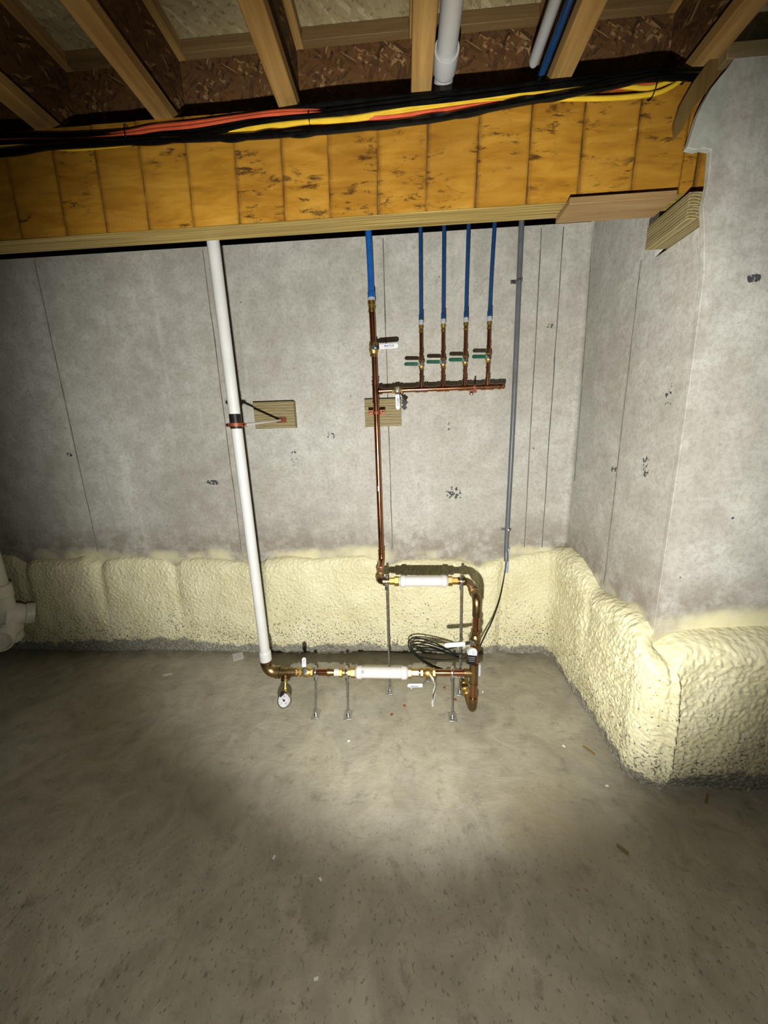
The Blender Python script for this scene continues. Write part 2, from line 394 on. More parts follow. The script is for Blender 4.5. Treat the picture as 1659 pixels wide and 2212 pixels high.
def smooth_path(pts, n=8):
    pts = [Vector(p) for p in pts]; out = []
    P = [pts[0]*2-pts[1]]+pts+[pts[-1]*2-pts[-2]]
    for i in range(1, len(P)-2):
        a, b, c, d = P[i-1:i+3]
        for k in range(n):
            t = k/n; out.append(.5*((2*b)+(c-a)*t+(2*a-5*b+4*c-d)*t*t+(3*b-a-3*c+d)*t**3))
    out.append(pts[-1]); return out
def arc_path(a, corner, b, r, n=8):
    a, c, b = Vector(a), Vector(corner), Vector(b); d1 = (a-c).normalized(); d2 = (b-c).normalized()
    p1 = c+d1*r; p2 = c+d2*r; out = [a]
    ang = d1.angle(d2); k = r*math.tan(ang/2); ctr = c+(d1+d2).normalized()*(r/math.cos(ang/2)); 
    for i in range(n+1):
        t = i/n; q = (1-t)**2*p1+2*t*(1-t)*c+t*t*p2
        e = (q-ctr).normalized(); out.append(ctr+e*k)
    out.append(b); return out
def lettering(text, o, u, v, height, mat, parent, width=None, name='lettering'):
    cu = bpy.data.curves.new('t', 'FONT'); cu.body = text; cu.size = 1; cu.align_x = 'CENTER'; cu.align_y = 'CENTER'; cu.resolution_u = 2; cu.offset = .028
    to = bpy.data.objects.new('t', cu); COL.objects.link(to); dg = bpy.context.evaluated_depsgraph_get(); dg.update()
    me = bpy.data.meshes.new_from_object(to.evaluated_get(dg)); bpy.data.objects.remove(to); bpy.data.curves.remove(cu)
    xs = [p.co.x for p in me.vertices]; ys = [p.co.y for p in me.vertices]
    sy = height/(max(ys)-min(ys)); sx = (width/(max(xs)-min(xs))) if width else sy
    cx = (max(xs)+min(xs))/2; cy = (max(ys)+min(ys))/2
    u = Vector(u).normalized(); v = Vector(v).normalized(); O = Vector(o)-world_of(parent)
    for p in me.vertices: p.co = O+u*((p.co.x-cx)*sx)+v*((p.co.y-cy)*sy)
    me.materials.append(mat); ob = bpy.data.objects.new(name, me); COL.objects.link(ob); ob.parent = parent
    return ob

# ---------------------------------------------------------------- structure
XW, YW, YJ, ZT = 0.945, 2.10, 1.30, 2.385
MB().box((-3.6, -2.4, -.12), (3.0, 2.3, 0)).build('floor', M_FLOOR, kind='structure')
wb = MB().box((-3.6, YW, 0), (1.2, 2.3, ZT)).build('wall_back', M_BACK, kind='structure')
ws = MB()
for lo, hi in (((XW, 1.318, 0), (1.25, YW, 2.005)), ((XW, 1.575, 2.005), (1.25, YW, ZT)), ((1.16, 1.318, 2.005), (1.25, 1.575, ZT))): ws.box(lo, hi)
ws = ws.build('wall_side', M_SIDE, kind='structure')
edge = [(.9445, 0), (.9445, .5), (.944, .8), (.9435, 1.2), (.941, 1.6), (.935, 1.85), (.917, 1.97), (.904, 2.03), (.909, 2.085), (.904, 2.174),
        (.880, 2.179), (.862, 2.176), (.836, 2.183), (.842, 2.205), (.847, 2.23), (.853, 2.258), (.863, 2.285), (.881, 2.321), (.903, 2.348), (.917, 2.363), (.931, ZT)]
wr = MB().prism([(3.0, 0)]+[(3.0, ZT)]+edge[::-1], (0, YJ, 0), (1, 0, 0), (0, 0, 1), -.018)
wr = wr.build('wall_right', M_RIGHT, bevel=.0016, kind='structure')
# ridges left between the form panels
def seam(pts, parent, nrm, name='form_seam', wd=.0031):
    p = [Vector(q) for q in pts]; t = smooth_path(p, 6)
    for i, q in enumerate(t): 
        side = Vector(nrm).cross((0, 0, 1)); t[i] = q+side*(noise.noise(q*9)*.0035)
    MB().tube(t, [wd*(.75+.6*abs(noise.noise(q*23))) for q in t], 6).build(name, M_SEAM, parent)
for x0, x1 in ((-2.010, -2.003), (-1.055, -1.044), (-.096, -.088), (.699, .708), (.806, .812)):
    seam([(x0, YW, 2.37), ((x0+x1)/2, YW, 1.5), (x1, YW, .695)], wb, (0, -1, 0))
seam([(XW, 2.085, 2.37), (XW, 2.06, 1.6), (XW, 2.05, 1.1)], ws, (-1, 0, 0), wd=.003)
seam([(XW, 1.654, 2.03), (XW, 1.656, 1.4), (XW, 1.657, .655)], ws, (-1, 0, 0), wd=.003)
fl = [(XW+.01, YW+.01), (XW+.01, YW-.03)]+[(XW-.028+.028*math.cos(k*math.pi/16), YW-.028+.028*math.sin(k*math.pi/16)) for k in range(9)]+[(XW-.03, YW+.01)]
MB().prism(fl, (0, 0, .725), (1, 0, 0), (0, 1, 0), ZT-.727).build('corner_fillet', M_BACK, wb)
# pencilled cut length on the back wall
pm = MB()
for st in (((0.290, 2.165), (0.278, 2.144), (0.266, 2.122)),
           ((0.323, 2.159), (0.308, 2.148)),
           ((0.308, 2.148), (0.321, 2.144), (0.317, 2.134), (0.298, 2.118)),
           ((0.378, 2.156), (0.388, 2.159), (0.392, 2.151), (0.381, 2.143)),
           ((0.381, 2.143), (0.395, 2.143), (0.395, 2.133), (0.385, 2.125)),
           ((0.443, 2.169), (0.408, 2.135), (0.373, 2.100)),
           ((0.409, 2.122), (0.401, 2.105), (0.417, 2.106)),
           ((0.422, 2.124), (0.416, 2.104), (0.408, 2.080)),):
    pm.tube([(a, YW-.0004, c) for a, c in st], .0011, 5)
pm.build('pencil_writing', M_PENCIL, wb, label='faint pencilled 15 3/4')
# framing closing off the top of the wall, blackened to paint in the gap's shade
MB().box((-3.6, YW+.17, ZT), (1.2, 2.3, 2.424)).build('trim_1', M_GAP_SHADE, kind='structure')
MB().box((-3.6, YW+.18, 2.424), (1.2, 2.3, 2.712)).build('trim_2', M_GAP_SHADE, kind='structure')
MB().box((-3.6, -2.4, 2.712), (3.0, 2.3, 2.735)).build('ceiling', M_OSB_SUB, kind='structure')

# ---------------------------------------------------------------- spray foam against the foot of the walls
def lerp_tab(tab, x):
    if x <= tab[0][0]: return tab[0][1]
    for (a, b), (c, d) in zip(tab, tab[1:]):
        if x <= c: 
            t = (x-a)/(c-a); return b+(d-b)*t
    return tab[-1][1]
def foam_sheet(name, s0, s1, path, top, thick, relief, valleys, label, ds=.0045, nt=140, cell=70, ldepth=.36):
    vs = []; fs = []; ns = int((s1-s0)/ds)
    for i in range(ns+1):
        s = s0+(s1-s0)*i/ns; H = top(s)
        p, nr = path(s)
        dv = min([abs(s-q) for q in valleys] or [9])
        lobe = 1-ldepth*math.exp(-(dv/.035)**2)
        for j in range(nt+1):
            t = j/nt
            z = H*t
            e = 1.0
            if t > .86: q = (t-.86)/.14; e = math.sqrt(max(0, 1-q*q))
            lob = 1+(lobe-1)*min(1, max(0, (t-.25)/.5))
            foot = .82+.18*min(1, t/.25)
            P = Vector((s, z*1.0, 3.7))
            big = noise.noise(Vector((s*4.2, z*5.5, 1.3)))*.010+noise.noise(Vector((s*9, z*7, 4.1)))*.006
            warp = noise.noise(Vector((s*14, z*14, 8.0)))*.9
            w1 = abs(noise.noise(Vector((s*cell*.62+warp*1.6, z*cell*.42-warp*1.2, 2.2))))*2.6-.6
            w2 = noise.noise(Vector((s*cell*1.5, z*cell*1.3, 9.2)))
            amp = relief*(.55+.45*min(1, max(0, (t-.2)/.6)))*(.65+.7*abs(noise.noise(Vector((s*5, z*5, 6.6)))))
            th = thick(s, t)*lob*foot*e+(big*e+amp*(w1*.8+w2*.35))*min(1, e*1.6)
            th = max(th, .0006)
            if j == nt: th = .0004
            q = p+nr*th; vs.append((q.x, q.y, z+ (noise.noise(Vector((s*30, 0, 0)))*.002 if t > .9 else 0)))
    for i in range(ns):
        for j in range(nt):
            a = i*(nt+1)+j; fs.append((a, a+nt+1, a+nt+2, a+1))
    m = MB(); m.v = [Vector(q) for q in vs]; m.f = fs
    o = m.build(name, M_FOAM, None, angle=80, keep=True, label=label, category='insulation', group='cured foam along the foot of the basement walls')
    return o
TOPB = [(-3.3, .66), (-2.692, 0.684), (-2.596, 0.673), (-2.513, 0.617), (-2.455, 0.649), (-2.309, 0.648), (-2.213, 0.647), (-2.096, 0.665), (-2.017, 0.633), (-1.990, 0.607), (-1.941, 0.645), (-1.828, 0.656), (-1.671, 0.652), (-1.565, 0.638), (-1.498, 0.590), (-1.440, 0.637), (-1.331, 0.649), (-1.179, 0.638), (-0.999, 0.621), (-0.934, 0.608), (-0.882, 0.639), (-0.755, 0.656), (-0.579, 0.636), (-0.402, 0.647), (-0.256, 0.652), (-0.164, 0.620), (-0.107, 0.586), (-0.040, 0.619), (0.117, 0.630), (0.315, 0.625), (0.406, 0.598), (0.445, 0.576), (0.484, 0.609), (0.566, 0.629), (0.676, 0.643), (0.785, 0.666), (0.892, 0.679), (0.951, 0.684)]
def path_b(s): return Vector((s, YW, 0)), Vector((0, -1, 0))
def thick_b(s, t):
    k = .045+.012*math.sin(s*5)
    k += .075*math.exp(-((XW-s)/.055)**2)          # cove into the corner
    k *= 1-.6*math.exp(-((s-.585)/.03)**2)         # hollow behind the conduit
    return k
foam_sheet('spray_foam', -3.3, XW, path_b, lambda s: lerp_tab(TOPB, s), thick_b, .0046, [-2.511, -1.988, -1.494, -0.927, -0.107, 0.445],
           'pale yellow lumpy spray foam strip along the foot of the long back wall', cell=112)
TOPS = [(1.10, .548), (1.16, .562), (1.24, .585), (1.28, .612), (1.34, .640), (1.44, .650), (1.56, .640), (1.64, .622), (1.69, .622), (1.78, .672), (1.88, .708), (2.02, .720), (2.1, .70)]
def path_s(s):
    # s = depth Y along the side wall; below the corner it wraps round onto the right wall
    if s >= YJ: return Vector((XW, s, 0)), Vector((-1, 0, 0))
    a = min(1, (YJ-s)/.17)*math.pi/2
    if a < math.pi/2: return Vector((XW, YJ, 0)), Vector((-math.cos(a), -math.sin(a), 0))
    return Vector((XW+(YJ-s-.17), YJ, 0)), Vector((0, -1, 0))
def thick_s(s, t):
    k = .070
    k += .05*math.exp(-((YW-s)/.05)**2)
    if s < YJ: k = .070+.055*min(1, (YJ-s)/.17)
    if s < YJ-.16: k += .020*math.exp(-((s-(YJ-.200))/.011)**2)
    if s < YJ-.215: k *= max(0, 1-(YJ-.215-s)/.02)
    return k*(1.06-.12*t)
def tops(s): return lerp_tab(TOPS, s)-.05*max(0, (1.12-s)/.05)**2
foam_sheet('spray_foam', YJ-.235, YW, path_s, tops, thick_s, .0075, [1.665], 
           'heavily wrinkled yellow spray foam on the short side wall right of the corner', ds=.0040, nt=150, cell=86, ldepth=.2)
TOPR = [(.93, .55), (.955, .572), (1.01, .612), (1.08, .628), (1.152, .634), (1.31, .642), (2.2, .655)]
def path_r(s): return Vector((s, YJ, 0)), Vector((0, -1, 0))
def thick_r(s, t): return (.112+.012*math.exp(-((s-1.25)/.12)**2))*min(1, max(.0, (s-.925)/.05)) * (1.05-.1*t)
foam_sheet('spray_foam', .93, 2.3, path_r, lambda s: lerp_tab(TOPR, s), thick_r, .0060, [],
           'smoother yellow spray foam on the wall face nearest the camera at right', ds=.0045, nt=140, cell=84)

# ---------------------------------------------------------------- beam
ZB, ZBT, YB, YB2 = 2.100, 2.412, 1.370, 1.455
bm_t = thing('laminated_beam', (-.9, 1.41, ZB), 'long orange laminated veneer beam crossing below the joists', 'beam')
MB().box((-3.4, YB+.004, ZB+.003), (1.12, YB2, ZBT)).build('core', M_GLUE, bm_t)
MB().box((-3.4, YB+.0005, ZB), (1.12, YB2-.001, ZB+.0028)).build('ply_edge', M_PLIES, bm_t, label='streaky ply edges on the underside')
jx = [-3.4, -3.24, -3.08, -2.92, -2.76, -2.60, -2.44, -2.28, -2.12, -1.96, -1.80, -1.645, -1.49, -1.335, -1.168, -1.02, -.866, -.706, -.544, -.388, -.234, -.074, .084, .244, .405, .564, .728, .875, .917, 1.11]
for a, b in zip(jx, jx[1:]):
    sl = .004+random.uniform(-.002, .002)
    m = MB(); g = .0005
    cols = [(0, 1), (.05, .35), (.10, 0), (.93, 0), (.97, .2), (1, .7)]
    vs = []; fs = []; att = []
    for k, (u_, e_) in enumerate(cols):
        x = a+g+(b-a-2*g)*u_; yy = YB-.0012+.002*u_
        vs += [(x-sl, yy, ZB+.004), (x+sl, yy, ZBT), (x+sl, YB+.0038, ZBT), (x-sl, YB+.0038, ZB+.004)]; att += [e_]*4
        if k: fs += [((k-1)*4+q, k*4+q, k*4+(q+1) % 4, (k-1)*4+(q+1) % 4) for q in range(4)]
    fs += [(0, 1, 2, 3), tuple(len(vs)-4+q for q in range(4))]
    vo = m.add(vs, fs).build('veneer', M_VENEER, bm_t)
    at_ = vo.data.attributes.new('joint', 'FLOAT', 'POINT')
    for q, e_ in zip(at_.data, att): q.value = e_

# ---------------------------------------------------------------- I-joists and the blocking between them
JX = [(-1.99, 'outermost I-joist at the far left, mostly outside the picture'), (-1.58, 'second I-joist from the left, only its end by the beam showing'),
      (-1.18, 'I-joist with dark scuffed flange above the left end of the beam'), (-.765, 'steeply slanting yellow I-joist two bays left of the white vent pipe'),
      (-.352, 'I-joist one bay left of the white vent pipe'), (.067, 'I-joist with clear grain right beside the white vent pipe'),
      (.482, 'I-joist beside the blue tube and thin white pipe'), (.885, 'dim I-joist above the beam pocket by the side wall')]
JX = JX[1:]
for x, lab in JX:
    t = thing('i_joist', (x, .4, ZBT), lab, 'joist', 'I-joists under the subfloor')
    MB().box((x-.0315, -2.3, ZBT), (x+.0315, 1.565, ZBT+.038)).build('bottom_flange', M_FLANGE, t, bevel=.003)
    MB().box((x-.0315, -2.3, 2.674), (x+.0315, 1.565, 2.7115)).build('top_flange', M_FLANGE, t, bevel=.003)
    MB().box((x-.005, -2.3, ZBT+.038), (x+.005, 1.565, 2.674)).build('web', M_OSB_WEB, t)
BL = ['blocking panel in the left-most bay above the beam', 'brown blocking panel with a dark vertical crack', 'brown flaky blocking panel left of the middle joist pair',
      'brown flaky blocking panel just left of the vent pipe', 'brown blocking panel the white vent pipe runs into', 'dim blocking panel right of the blue tube']
for (a, _), (b, _2), lab in zip(JX, JX[1:], BL):
    xa, xb = a+.006, b-.006
    t = thing('blocking_panel', ((xa+xb)/2, 1.516, ZBT), lab, 'blocking', 'blocking panels between the joists over the beam')
    for nm, z0, z1 in (('bottom_flange', ZBT, ZBT+.038), ('top_flange', 2.674, 2.711)):
        MB().box((a+.032, 1.485, z0), (b-.032, 1.548, z1)).build(nm, M_FLANGE_X, t, bevel=.002)
    m = MB()
    if 'crack' in lab: m.box((xa, 1.511, ZBT+.038), (a+.115, 1.522, 2.674)); m.box((a+.121, 1.511, ZBT+.038), (xb, 1.522, 2.674))
    else: m.box((xa, 1.511, ZBT+.038), (xb, 1.522, 2.674))
    m.build('web', M_OSB_WEB, t)

# pipes in the joist bays
t = thing('vent_pipe', (.141, .4, 2.49), 'thick white plastic pipe with coupling hung between joists', 'pipe')
MB().cyl((.141, -1.6, 2.487), (.141, 1.505, 2.487), .030, 28).build('pipe', M_PVC, t)
MB().rev((.141, 1.326, 2.487), (0, 1, 0), [(0, .0305), (0, .0365), (.006, .0370), (.055, .0370), (.062, .0345), (.066, .0305)], 32, False).build('coupling', M_PVC, t)
t = thing('water_pipe', (.430, .4, 2.5), 'thin white pipe in the ceiling beside the blue tube', 'pipe')
MB().rev((.416, -1.6, 2.50), (0, 1, 0), [(0, .0165), (3.00, .0165), (3.012, .012)], 18).build('pipe', M_PVC, t)
m = MB(); m.tube(smooth_path([(.4385, -1.6, 2.47), (.4385, .6, 2.47), (.4400, 1.2, 2.463), (.4395, 1.505, 2.463)], 6), .0105, 12)
o = m.build('supply_tube', M_BLUE, None, label='blue plastic tube running along a ceiling joist', category='tube')

# ---------------------------------------------------------------- sill, shim and bearing blocks at the pocket
t = thing('sill_plate', (1.6, 1.37, ZT), 'brown sill plate lying on top of the right wall', 'sill plate')
MB().box((.912, YJ+.002, ZT), (3.0, YJ+.036, ZT+.038)).build('plate', M_SILL, t, bevel=.002)
band = [(q*.982, 1.4+(z-1.4)*.982) for q, z in ((.905, 2.43), (.868, 2.382), (.838, 2.326), (.828, 2.28), (.836, 2.245), (.850, 2.262), (.880, 2.322), (.93, 2.375), (.95, 2.395), (.95, 2.43))]
MB().prism(band, (.0, YJ+.034, 0), (1, 0, 0), (0, 0, 1), -.012).build('end_strip', M_STRIP, t, label='curved dark strip between mortar lip and beam')
o = MB().box((.528, 1.340, 2.080), (.850, 1.448, 2.0995)).build('shim_board', M_SHIM, None, bevel=.0015, label='thin flat board shimmed under the right end of the beam', category='board')
for z0, z1, lab in ((2.0455, 2.081, 'upper of two stacked treated wood bearing blocks in the beam pocket'), (2.0085, 2.0445, 'lower of two stacked treated wood bearing blocks in the beam pocket')):
    MB().box((.872, 1.319, z0), (1.05, 1.512, z1)).build('bearing_block', M_TREATED, None, bevel=.0015, label=lab, category='wood block', group='bearing blocks under the beam end')

# ---------------------------------------------------------------- cables along the beam
YC = 1.352
def cable(name, pts, r, mat, label, cat='cable', group=None, flat=1.0, dy=0.0):
    p = smooth_path([(a, b+dy, c) for a, b, c in pts], 7)
    kw = dict(label=label, category=cat)
    if group: kw['group'] = group
    return MB().tube(p, r, 9, flat).build(name, mat, None, **kw)
cable('black_cable', [(-1.825, 1.352, 2.394), (-1.322, 1.352, 2.384), (-1.050, 1.352, 2.367), (-0.798, 1.352, 2.363), (-0.643, 1.352, 2.360), (-0.406, 1.352, 2.379), (-0.236, 1.352, 2.379), (-0.047, 1.352, 2.388), (0.214, 1.352, 2.395), (0.466, 1.352, 2.403), (0.626, 1.352, 2.403), (0.756, 1.352, 2.403), (0.925, 1.353, 2.400), (0.965, 1.352, 2.412), (1.000, 1.352, 2.428), (1.050, 1.385, 2.432), (1.130, 1.450, 2.432)], 0.0075, M_BLACK, 'upper black cable lying over the orange ones', group='black cables on the beam')
cable('black_cable', [(-1.820, 1.344, 2.372), (-1.318, 1.344, 2.365), (-1.046, 1.344, 2.352), (-0.795, 1.344, 2.346), (-0.641, 1.344, 2.343), (-0.405, 1.344, 2.362), (-0.235, 1.344, 2.365), (-0.047, 1.344, 2.370), (0.213, 1.344, 2.377), (0.464, 1.344, 2.386), (0.623, 1.344, 2.394), (0.753, 1.344, 2.401), (0.925, 1.353, 2.396), (0.965, 1.352, 2.412), (1.000, 1.352, 2.428), (1.050, 1.385, 2.432), (1.130, 1.450, 2.432)], 0.0075, M_BLACK, 'black cable in the middle of the left bundle', group='black cables on the beam')
cable('black_cable', [(-1.826, 1.356, 2.403), (-1.324, 1.356, 2.394), (-1.051, 1.356, 2.378), (-0.798, 1.356, 2.374), (-0.597, 1.356, 2.377), (-0.384, 1.356, 2.392), (-0.235, 1.356, 2.402), (-0.047, 1.356, 2.403), (0.214, 1.356, 2.403), (0.467, 1.356, 2.403), (0.626, 1.356, 2.403), (0.757, 1.356, 2.403), (0.925, 1.353, 2.392), (0.965, 1.352, 2.412), (1.000, 1.352, 2.428), (1.050, 1.385, 2.432), (1.130, 1.450, 2.432)], 0.007, M_BLACK, 'thin black cable at the top of the bundle right of the middle joist', group='black cables on the beam')
cable('twisted_cable', [(-1.817, 1.334, 2.337), (-1.314, 1.334, 2.335), (-1.168, 1.334, 2.338), (-0.993, 1.334, 2.334), (-0.790, 1.334, 2.332), (-0.638, 1.334, 2.325), (-0.532, 1.334, 2.322), (-0.405, 1.334, 2.319), (-0.309, 1.334, 2.319), (-0.192, 1.334, 2.318), (-0.045, 1.334, 2.321), (0.094, 1.334, 2.325), (0.212, 1.334, 2.335), (0.355, 1.334, 2.348), (0.463, 1.334, 2.356), (0.620, 1.334, 2.369), (0.748, 1.334, 2.383), (0.925, 1.353, 2.388), (0.965, 1.352, 2.412), (1.000, 1.352, 2.428), (1.050, 1.385, 2.432), (1.130, 1.450, 2.432)], 0.0085, M_BLACK_T, 'lowest twisted shiny black cable hanging loose in front of the beam', group='black cables on the beam')
cable('twisted_cable', [(-1.817, 1.336, 2.347), (-1.319, 1.336, 2.329), (-1.170, 1.336, 2.336), (-0.993, 1.336, 2.344), (-0.793, 1.336, 2.326), (-0.638, 1.336, 2.335), (-0.534, 1.336, 2.317), (-0.405, 1.336, 2.328), (-0.310, 1.336, 2.314), (-0.192, 1.336, 2.325), (-0.045, 1.336, 2.318), (0.094, 1.336, 2.333), (0.212, 1.336, 2.331), (0.356, 1.336, 2.355), (0.464, 1.336, 2.353), (0.620, 1.336, 2.380), (0.750, 1.336, 2.379), (0.925, 1.353, 2.384), (0.965, 1.352, 2.412), (1.000, 1.352, 2.428), (1.050, 1.385, 2.432), (1.130, 1.450, 2.432)], 0.007, M_BLACK_T, 'second twisted black cable wound round the lowest one', group='black cables on the beam')
cable('yellow_cable', [(-1.828, 1.346, 2.361), (-1.323, 1.346, 2.356), (-1.185, 1.346, 2.352), (-1.080, 1.346, 2.352), (-0.936, 1.346, 2.353), (-0.796, 1.346, 2.348), (-0.627, 1.346, 2.345), (-0.406, 1.346, 2.353), (-0.236, 1.346, 2.354), (-0.149, 1.346, 2.354), (-0.019, 1.346, 2.363), (0.095, 1.346, 2.370), (0.213, 1.346, 2.374), (0.330, 1.346, 2.376), (0.466, 1.346, 2.375), (0.626, 1.346, 2.378), (0.732, 1.346, 2.366), (0.802, 1.346, 2.381), (0.837, 1.346, 2.386), (0.925, 1.353, 2.400), (0.965, 1.352, 2.412), (1.000, 1.352, 2.428), (1.050, 1.385, 2.432), (1.130, 1.450, 2.432)], 0.006, M_YELLOW, 'yellow cable passing above the orange ones at the vent pipe', group='yellow cables on the beam')
cable('yellow_cable', [(-1.827, 1.348, 2.370), (-1.323, 1.348, 2.364), (-1.179, 1.348, 2.351), (-1.085, 1.348, 2.337), (-0.941, 1.348, 2.336), (-0.846, 1.348, 2.339), (-0.659, 1.348, 2.341), (-0.407, 1.348, 2.350), (-0.295, 1.348, 2.355), (-0.178, 1.348, 2.351), (-0.019, 1.348, 2.357), (0.095, 1.348, 2.364), (0.214, 1.348, 2.369), (0.331, 1.348, 2.365), (0.468, 1.348, 2.360), (0.630, 1.348, 2.350), (0.749, 1.348, 2.352), (0.799, 1.348, 2.365), (0.839, 1.348, 2.384), (0.925, 1.353, 2.396), (0.965, 1.352, 2.412), (1.000, 1.352, 2.428), (1.050, 1.385, 2.432), (1.130, 1.450, 2.432)], 0.006, M_YELLOW, 'yellow cable sagging lowest at the right end of the beam', group='yellow cables on the beam')
cable('orange_cable', [(-1.827, 1.352, 2.388), (-1.324, 1.352, 2.378), (-1.051, 1.352, 2.364), (-0.875, 1.352, 2.371), (-0.795, 1.352, 2.378), (-0.655, 1.352, 2.380), (-0.503, 1.352, 2.385), (-0.383, 1.352, 2.389), (-0.265, 1.352, 2.383), (-0.178, 1.352, 2.370), (-0.048, 1.352, 2.360), (0.052, 1.352, 2.362), (0.214, 1.352, 2.367), (0.468, 1.352, 2.378), (0.628, 1.352, 2.389), (0.758, 1.352, 2.402), (0.925, 1.353, 2.392), (0.965, 1.352, 2.412), (1.000, 1.352, 2.428), (1.050, 1.385, 2.432), (1.130, 1.450, 2.432)], 0.0065, M_RED, 'upper orange cable showing left of the middle joist', group='orange cables on the beam')
cable('orange_cable', [(-1.825, 1.349, 2.381), (-1.322, 1.349, 2.372), (-1.049, 1.349, 2.358), (-0.874, 1.349, 2.362), (-0.795, 1.349, 2.366), (-0.655, 1.349, 2.368), (-0.502, 1.349, 2.377), (-0.382, 1.349, 2.381), (-0.265, 1.349, 2.374), (-0.178, 1.349, 2.361), (-0.048, 1.349, 2.351), (0.052, 1.349, 2.353), (0.214, 1.349, 2.360), (0.467, 1.349, 2.373), (0.628, 1.349, 2.376), (0.733, 1.349, 2.375), (0.809, 1.349, 2.390), (0.925, 1.353, 2.388), (0.965, 1.352, 2.412), (1.000, 1.352, 2.428), (1.050, 1.385, 2.432), (1.130, 1.450, 2.432)], 0.0065, M_RED, 'lower orange cable showing at the vent pipe', group='orange cables on the beam')
for px, pz, h, lab in ((-0.878, 2.359, 0.021, 'black cable tie left of the steep joist'), (-0.282, 2.365, 0.017, 'black cable tie right of the I-joist left of the vent pipe'), (0.747, 2.366, 0.022, 'dark cable tie round the sagging yellow cable'), (0.834, 2.387, 0.012, 'cable tie nearest the beam pocket')):
    MB().torus((px, 1.352, pz), (1, 0, 0), h, .0018, 24, 6).build('zip_tie', M_BLACK, None, label=lab, category='cable tie', group='cable ties on the beam')

# ---------------------------------------------------------------- generic valve
def valve(origin, a, o, h, s, L, hw, hmat, label, fitting=M_BRASS, crank=.35, text=None, tmat=None, knob=M_CHROME, group=None, name='ball_valve', tag_tail=False, textflip=1):
    """a pipe axis, o stem direction, h handle direction, s pipe radius, L handle length, hw handle width"""
    O = Vector(origin); a, o, h = (Vector(q).normalized() for q in (a, o, h))
    t = thing(name, origin, label, 'valve', group)
    b = MB(); b.rev(O, a, [(-2.0*s, s*1.12), (-1.3*s, s*1.18), (-.9*s, s*1.5), (0, s*1.68), (.9*s, s*1.5), (1.3*s, s*1.18), (2.0*s, s*1.12)], 20)
    b.hexn(O, a, -2.3*s, -1.45*s, s*1.45); b.hexn(O, a, 1.45*s, 2.3*s, s*1.45)
    b.build('body', fitting, t)
    st = MB(); st.cyl(O+o*s*1.2, O+o*s*2.35, s*.55, 12); st.build('stem', fitting, t)
    nut = MB(); nut.hexn(O+o*s*2.5, o, 0, s*.6, s*.72); nut.build('nut', knob, t)
    # handle: strap, crank and paddle
    base = O+o*s*2.42; w_ = o.cross(h).normalized(); off = o*(s*crank)
    hw2 = hw/2; th = .0032
    m = MB(); m.prism([(-s*.9, -hw2*.95), (s*.8, -hw2*.95), (s*.8, hw2*.95), (-s*.9, hw2*.95)], base, h, w_, th)
    p0 = base+h*s*.8; p1 = base+h*(s*.8+L*.17)+off
    m.add([p0-w_*hw2*.8, p0+w_*hw2*.8, p1+w_*hw2*.8, p1-w_*hw2*.8, p0-w_*hw2*.8+o*th, p0+w_*hw2*.8+o*th, p1+w_*hw2*.8+o*th, p1-w_*hw2*.8+o*th],
          [(3,2,1,0),(4,5,6,7),(0,1,5,4),(1,2,6,5),(2,3,7,6),(3,0,4,7)])
    m.build('handle_strap', knob, t)
    x0 = s*.8+L*.15; x1 = L; r = hw2*.98
    poly = [(x0, -r), (x1-r, -r)]+[(x1-r+r*math.sin(k*math.pi/10), -r*math.cos(k*math.pi/10)) for k in range(1, 10)]+[(x1-r, r), (x0, r)]
    hd = MB().prism(poly, base+off-o*.002, h, w_, .0085).build('handle', hmat, t, bevel=.002)
    if text:
        c = base+off+o*.0068+h*(x0+(x1-x0)*.52); u = h*textflip; vv = o.cross(u)
        lettering(text, c+vv*hw*.10, u, vv, hw*.30, tmat, hd, width=(x1-x0)*.50)
        MB().prism([(-(x1-x0)*.25, -.0006), ((x1-x0)*.25, -.0006), ((x1-x0)*.25, .0006), (-(x1-x0)*.25, .0006)], c-vv*hw*.17-o*.0003, u, vv, .0006).build('underline', tmat, hd)
        e = c-u*(x1-x0)*.36
        MB().tube([e+vv*hw*.2+u*.003, e+vv*hw*.2, e-vv*hw*.2, e-vv*hw*.2+u*.003], .0005, 4).build('arrow_mark', tmat, hd)
    return t
def nubs(m, O, d, ts, r, out=None):
    for q in ts: m.rev(O, d, [(q-.004, r), (q-.003, r*1.14), (q+.003, r*1.14), (q+.004, r)], 20, False)

# ---------------------------------------------------------------- main riser, manifold and branches
YP = 1.965
KP = YP/2.025                                # everything on the riser stands 11 cm clear of the wall
def kz(z): return 1.4+(z-1.4)*KP
RX = -.155*KP
ZM = kz(1.616)
t = thing('copper_riser', (RX, YP, .66), 'long copper riser pipe strapped to the wood block', 'pipe')
R1 = .0155
m = MB(); m.cyl((RX+.003, YP, .70), (RX, YP, kz(1.792)), R1, 24); m.cyl((RX-.003, YP, kz(1.862)), (RX-.005, YP, kz(2.03)), R1, 24); m.build('pipe', M_COPPER, t)
m = MB(); m.cyl((RX, YP, ZM-.06), (RX, YP, ZM+.053), R1*1.13, 24); nubs(m, (RX, YP, 0), (0, 0, 1), (ZM-.055, ZM-.037, ZM+.032, ZM+.048), R1*1.13)
m.cyl((RX+.018, YP, ZM), (RX+.036, YP, ZM), R1*1.05, 20); nubs(m, (RX, YP, ZM), (1, 0, 0), (.031,), R1*1.05); m.build('tee', M_COPPER, t)
m = MB(); m.cyl((RX+.003, YP, .665), (RX+.003, YP, .735), R1*1.13, 24); nubs(m, (RX+.003, YP, 0), (0, 0, 1), (.73, .712), R1*1.13); m.build('coupling', M_COPPER, t)
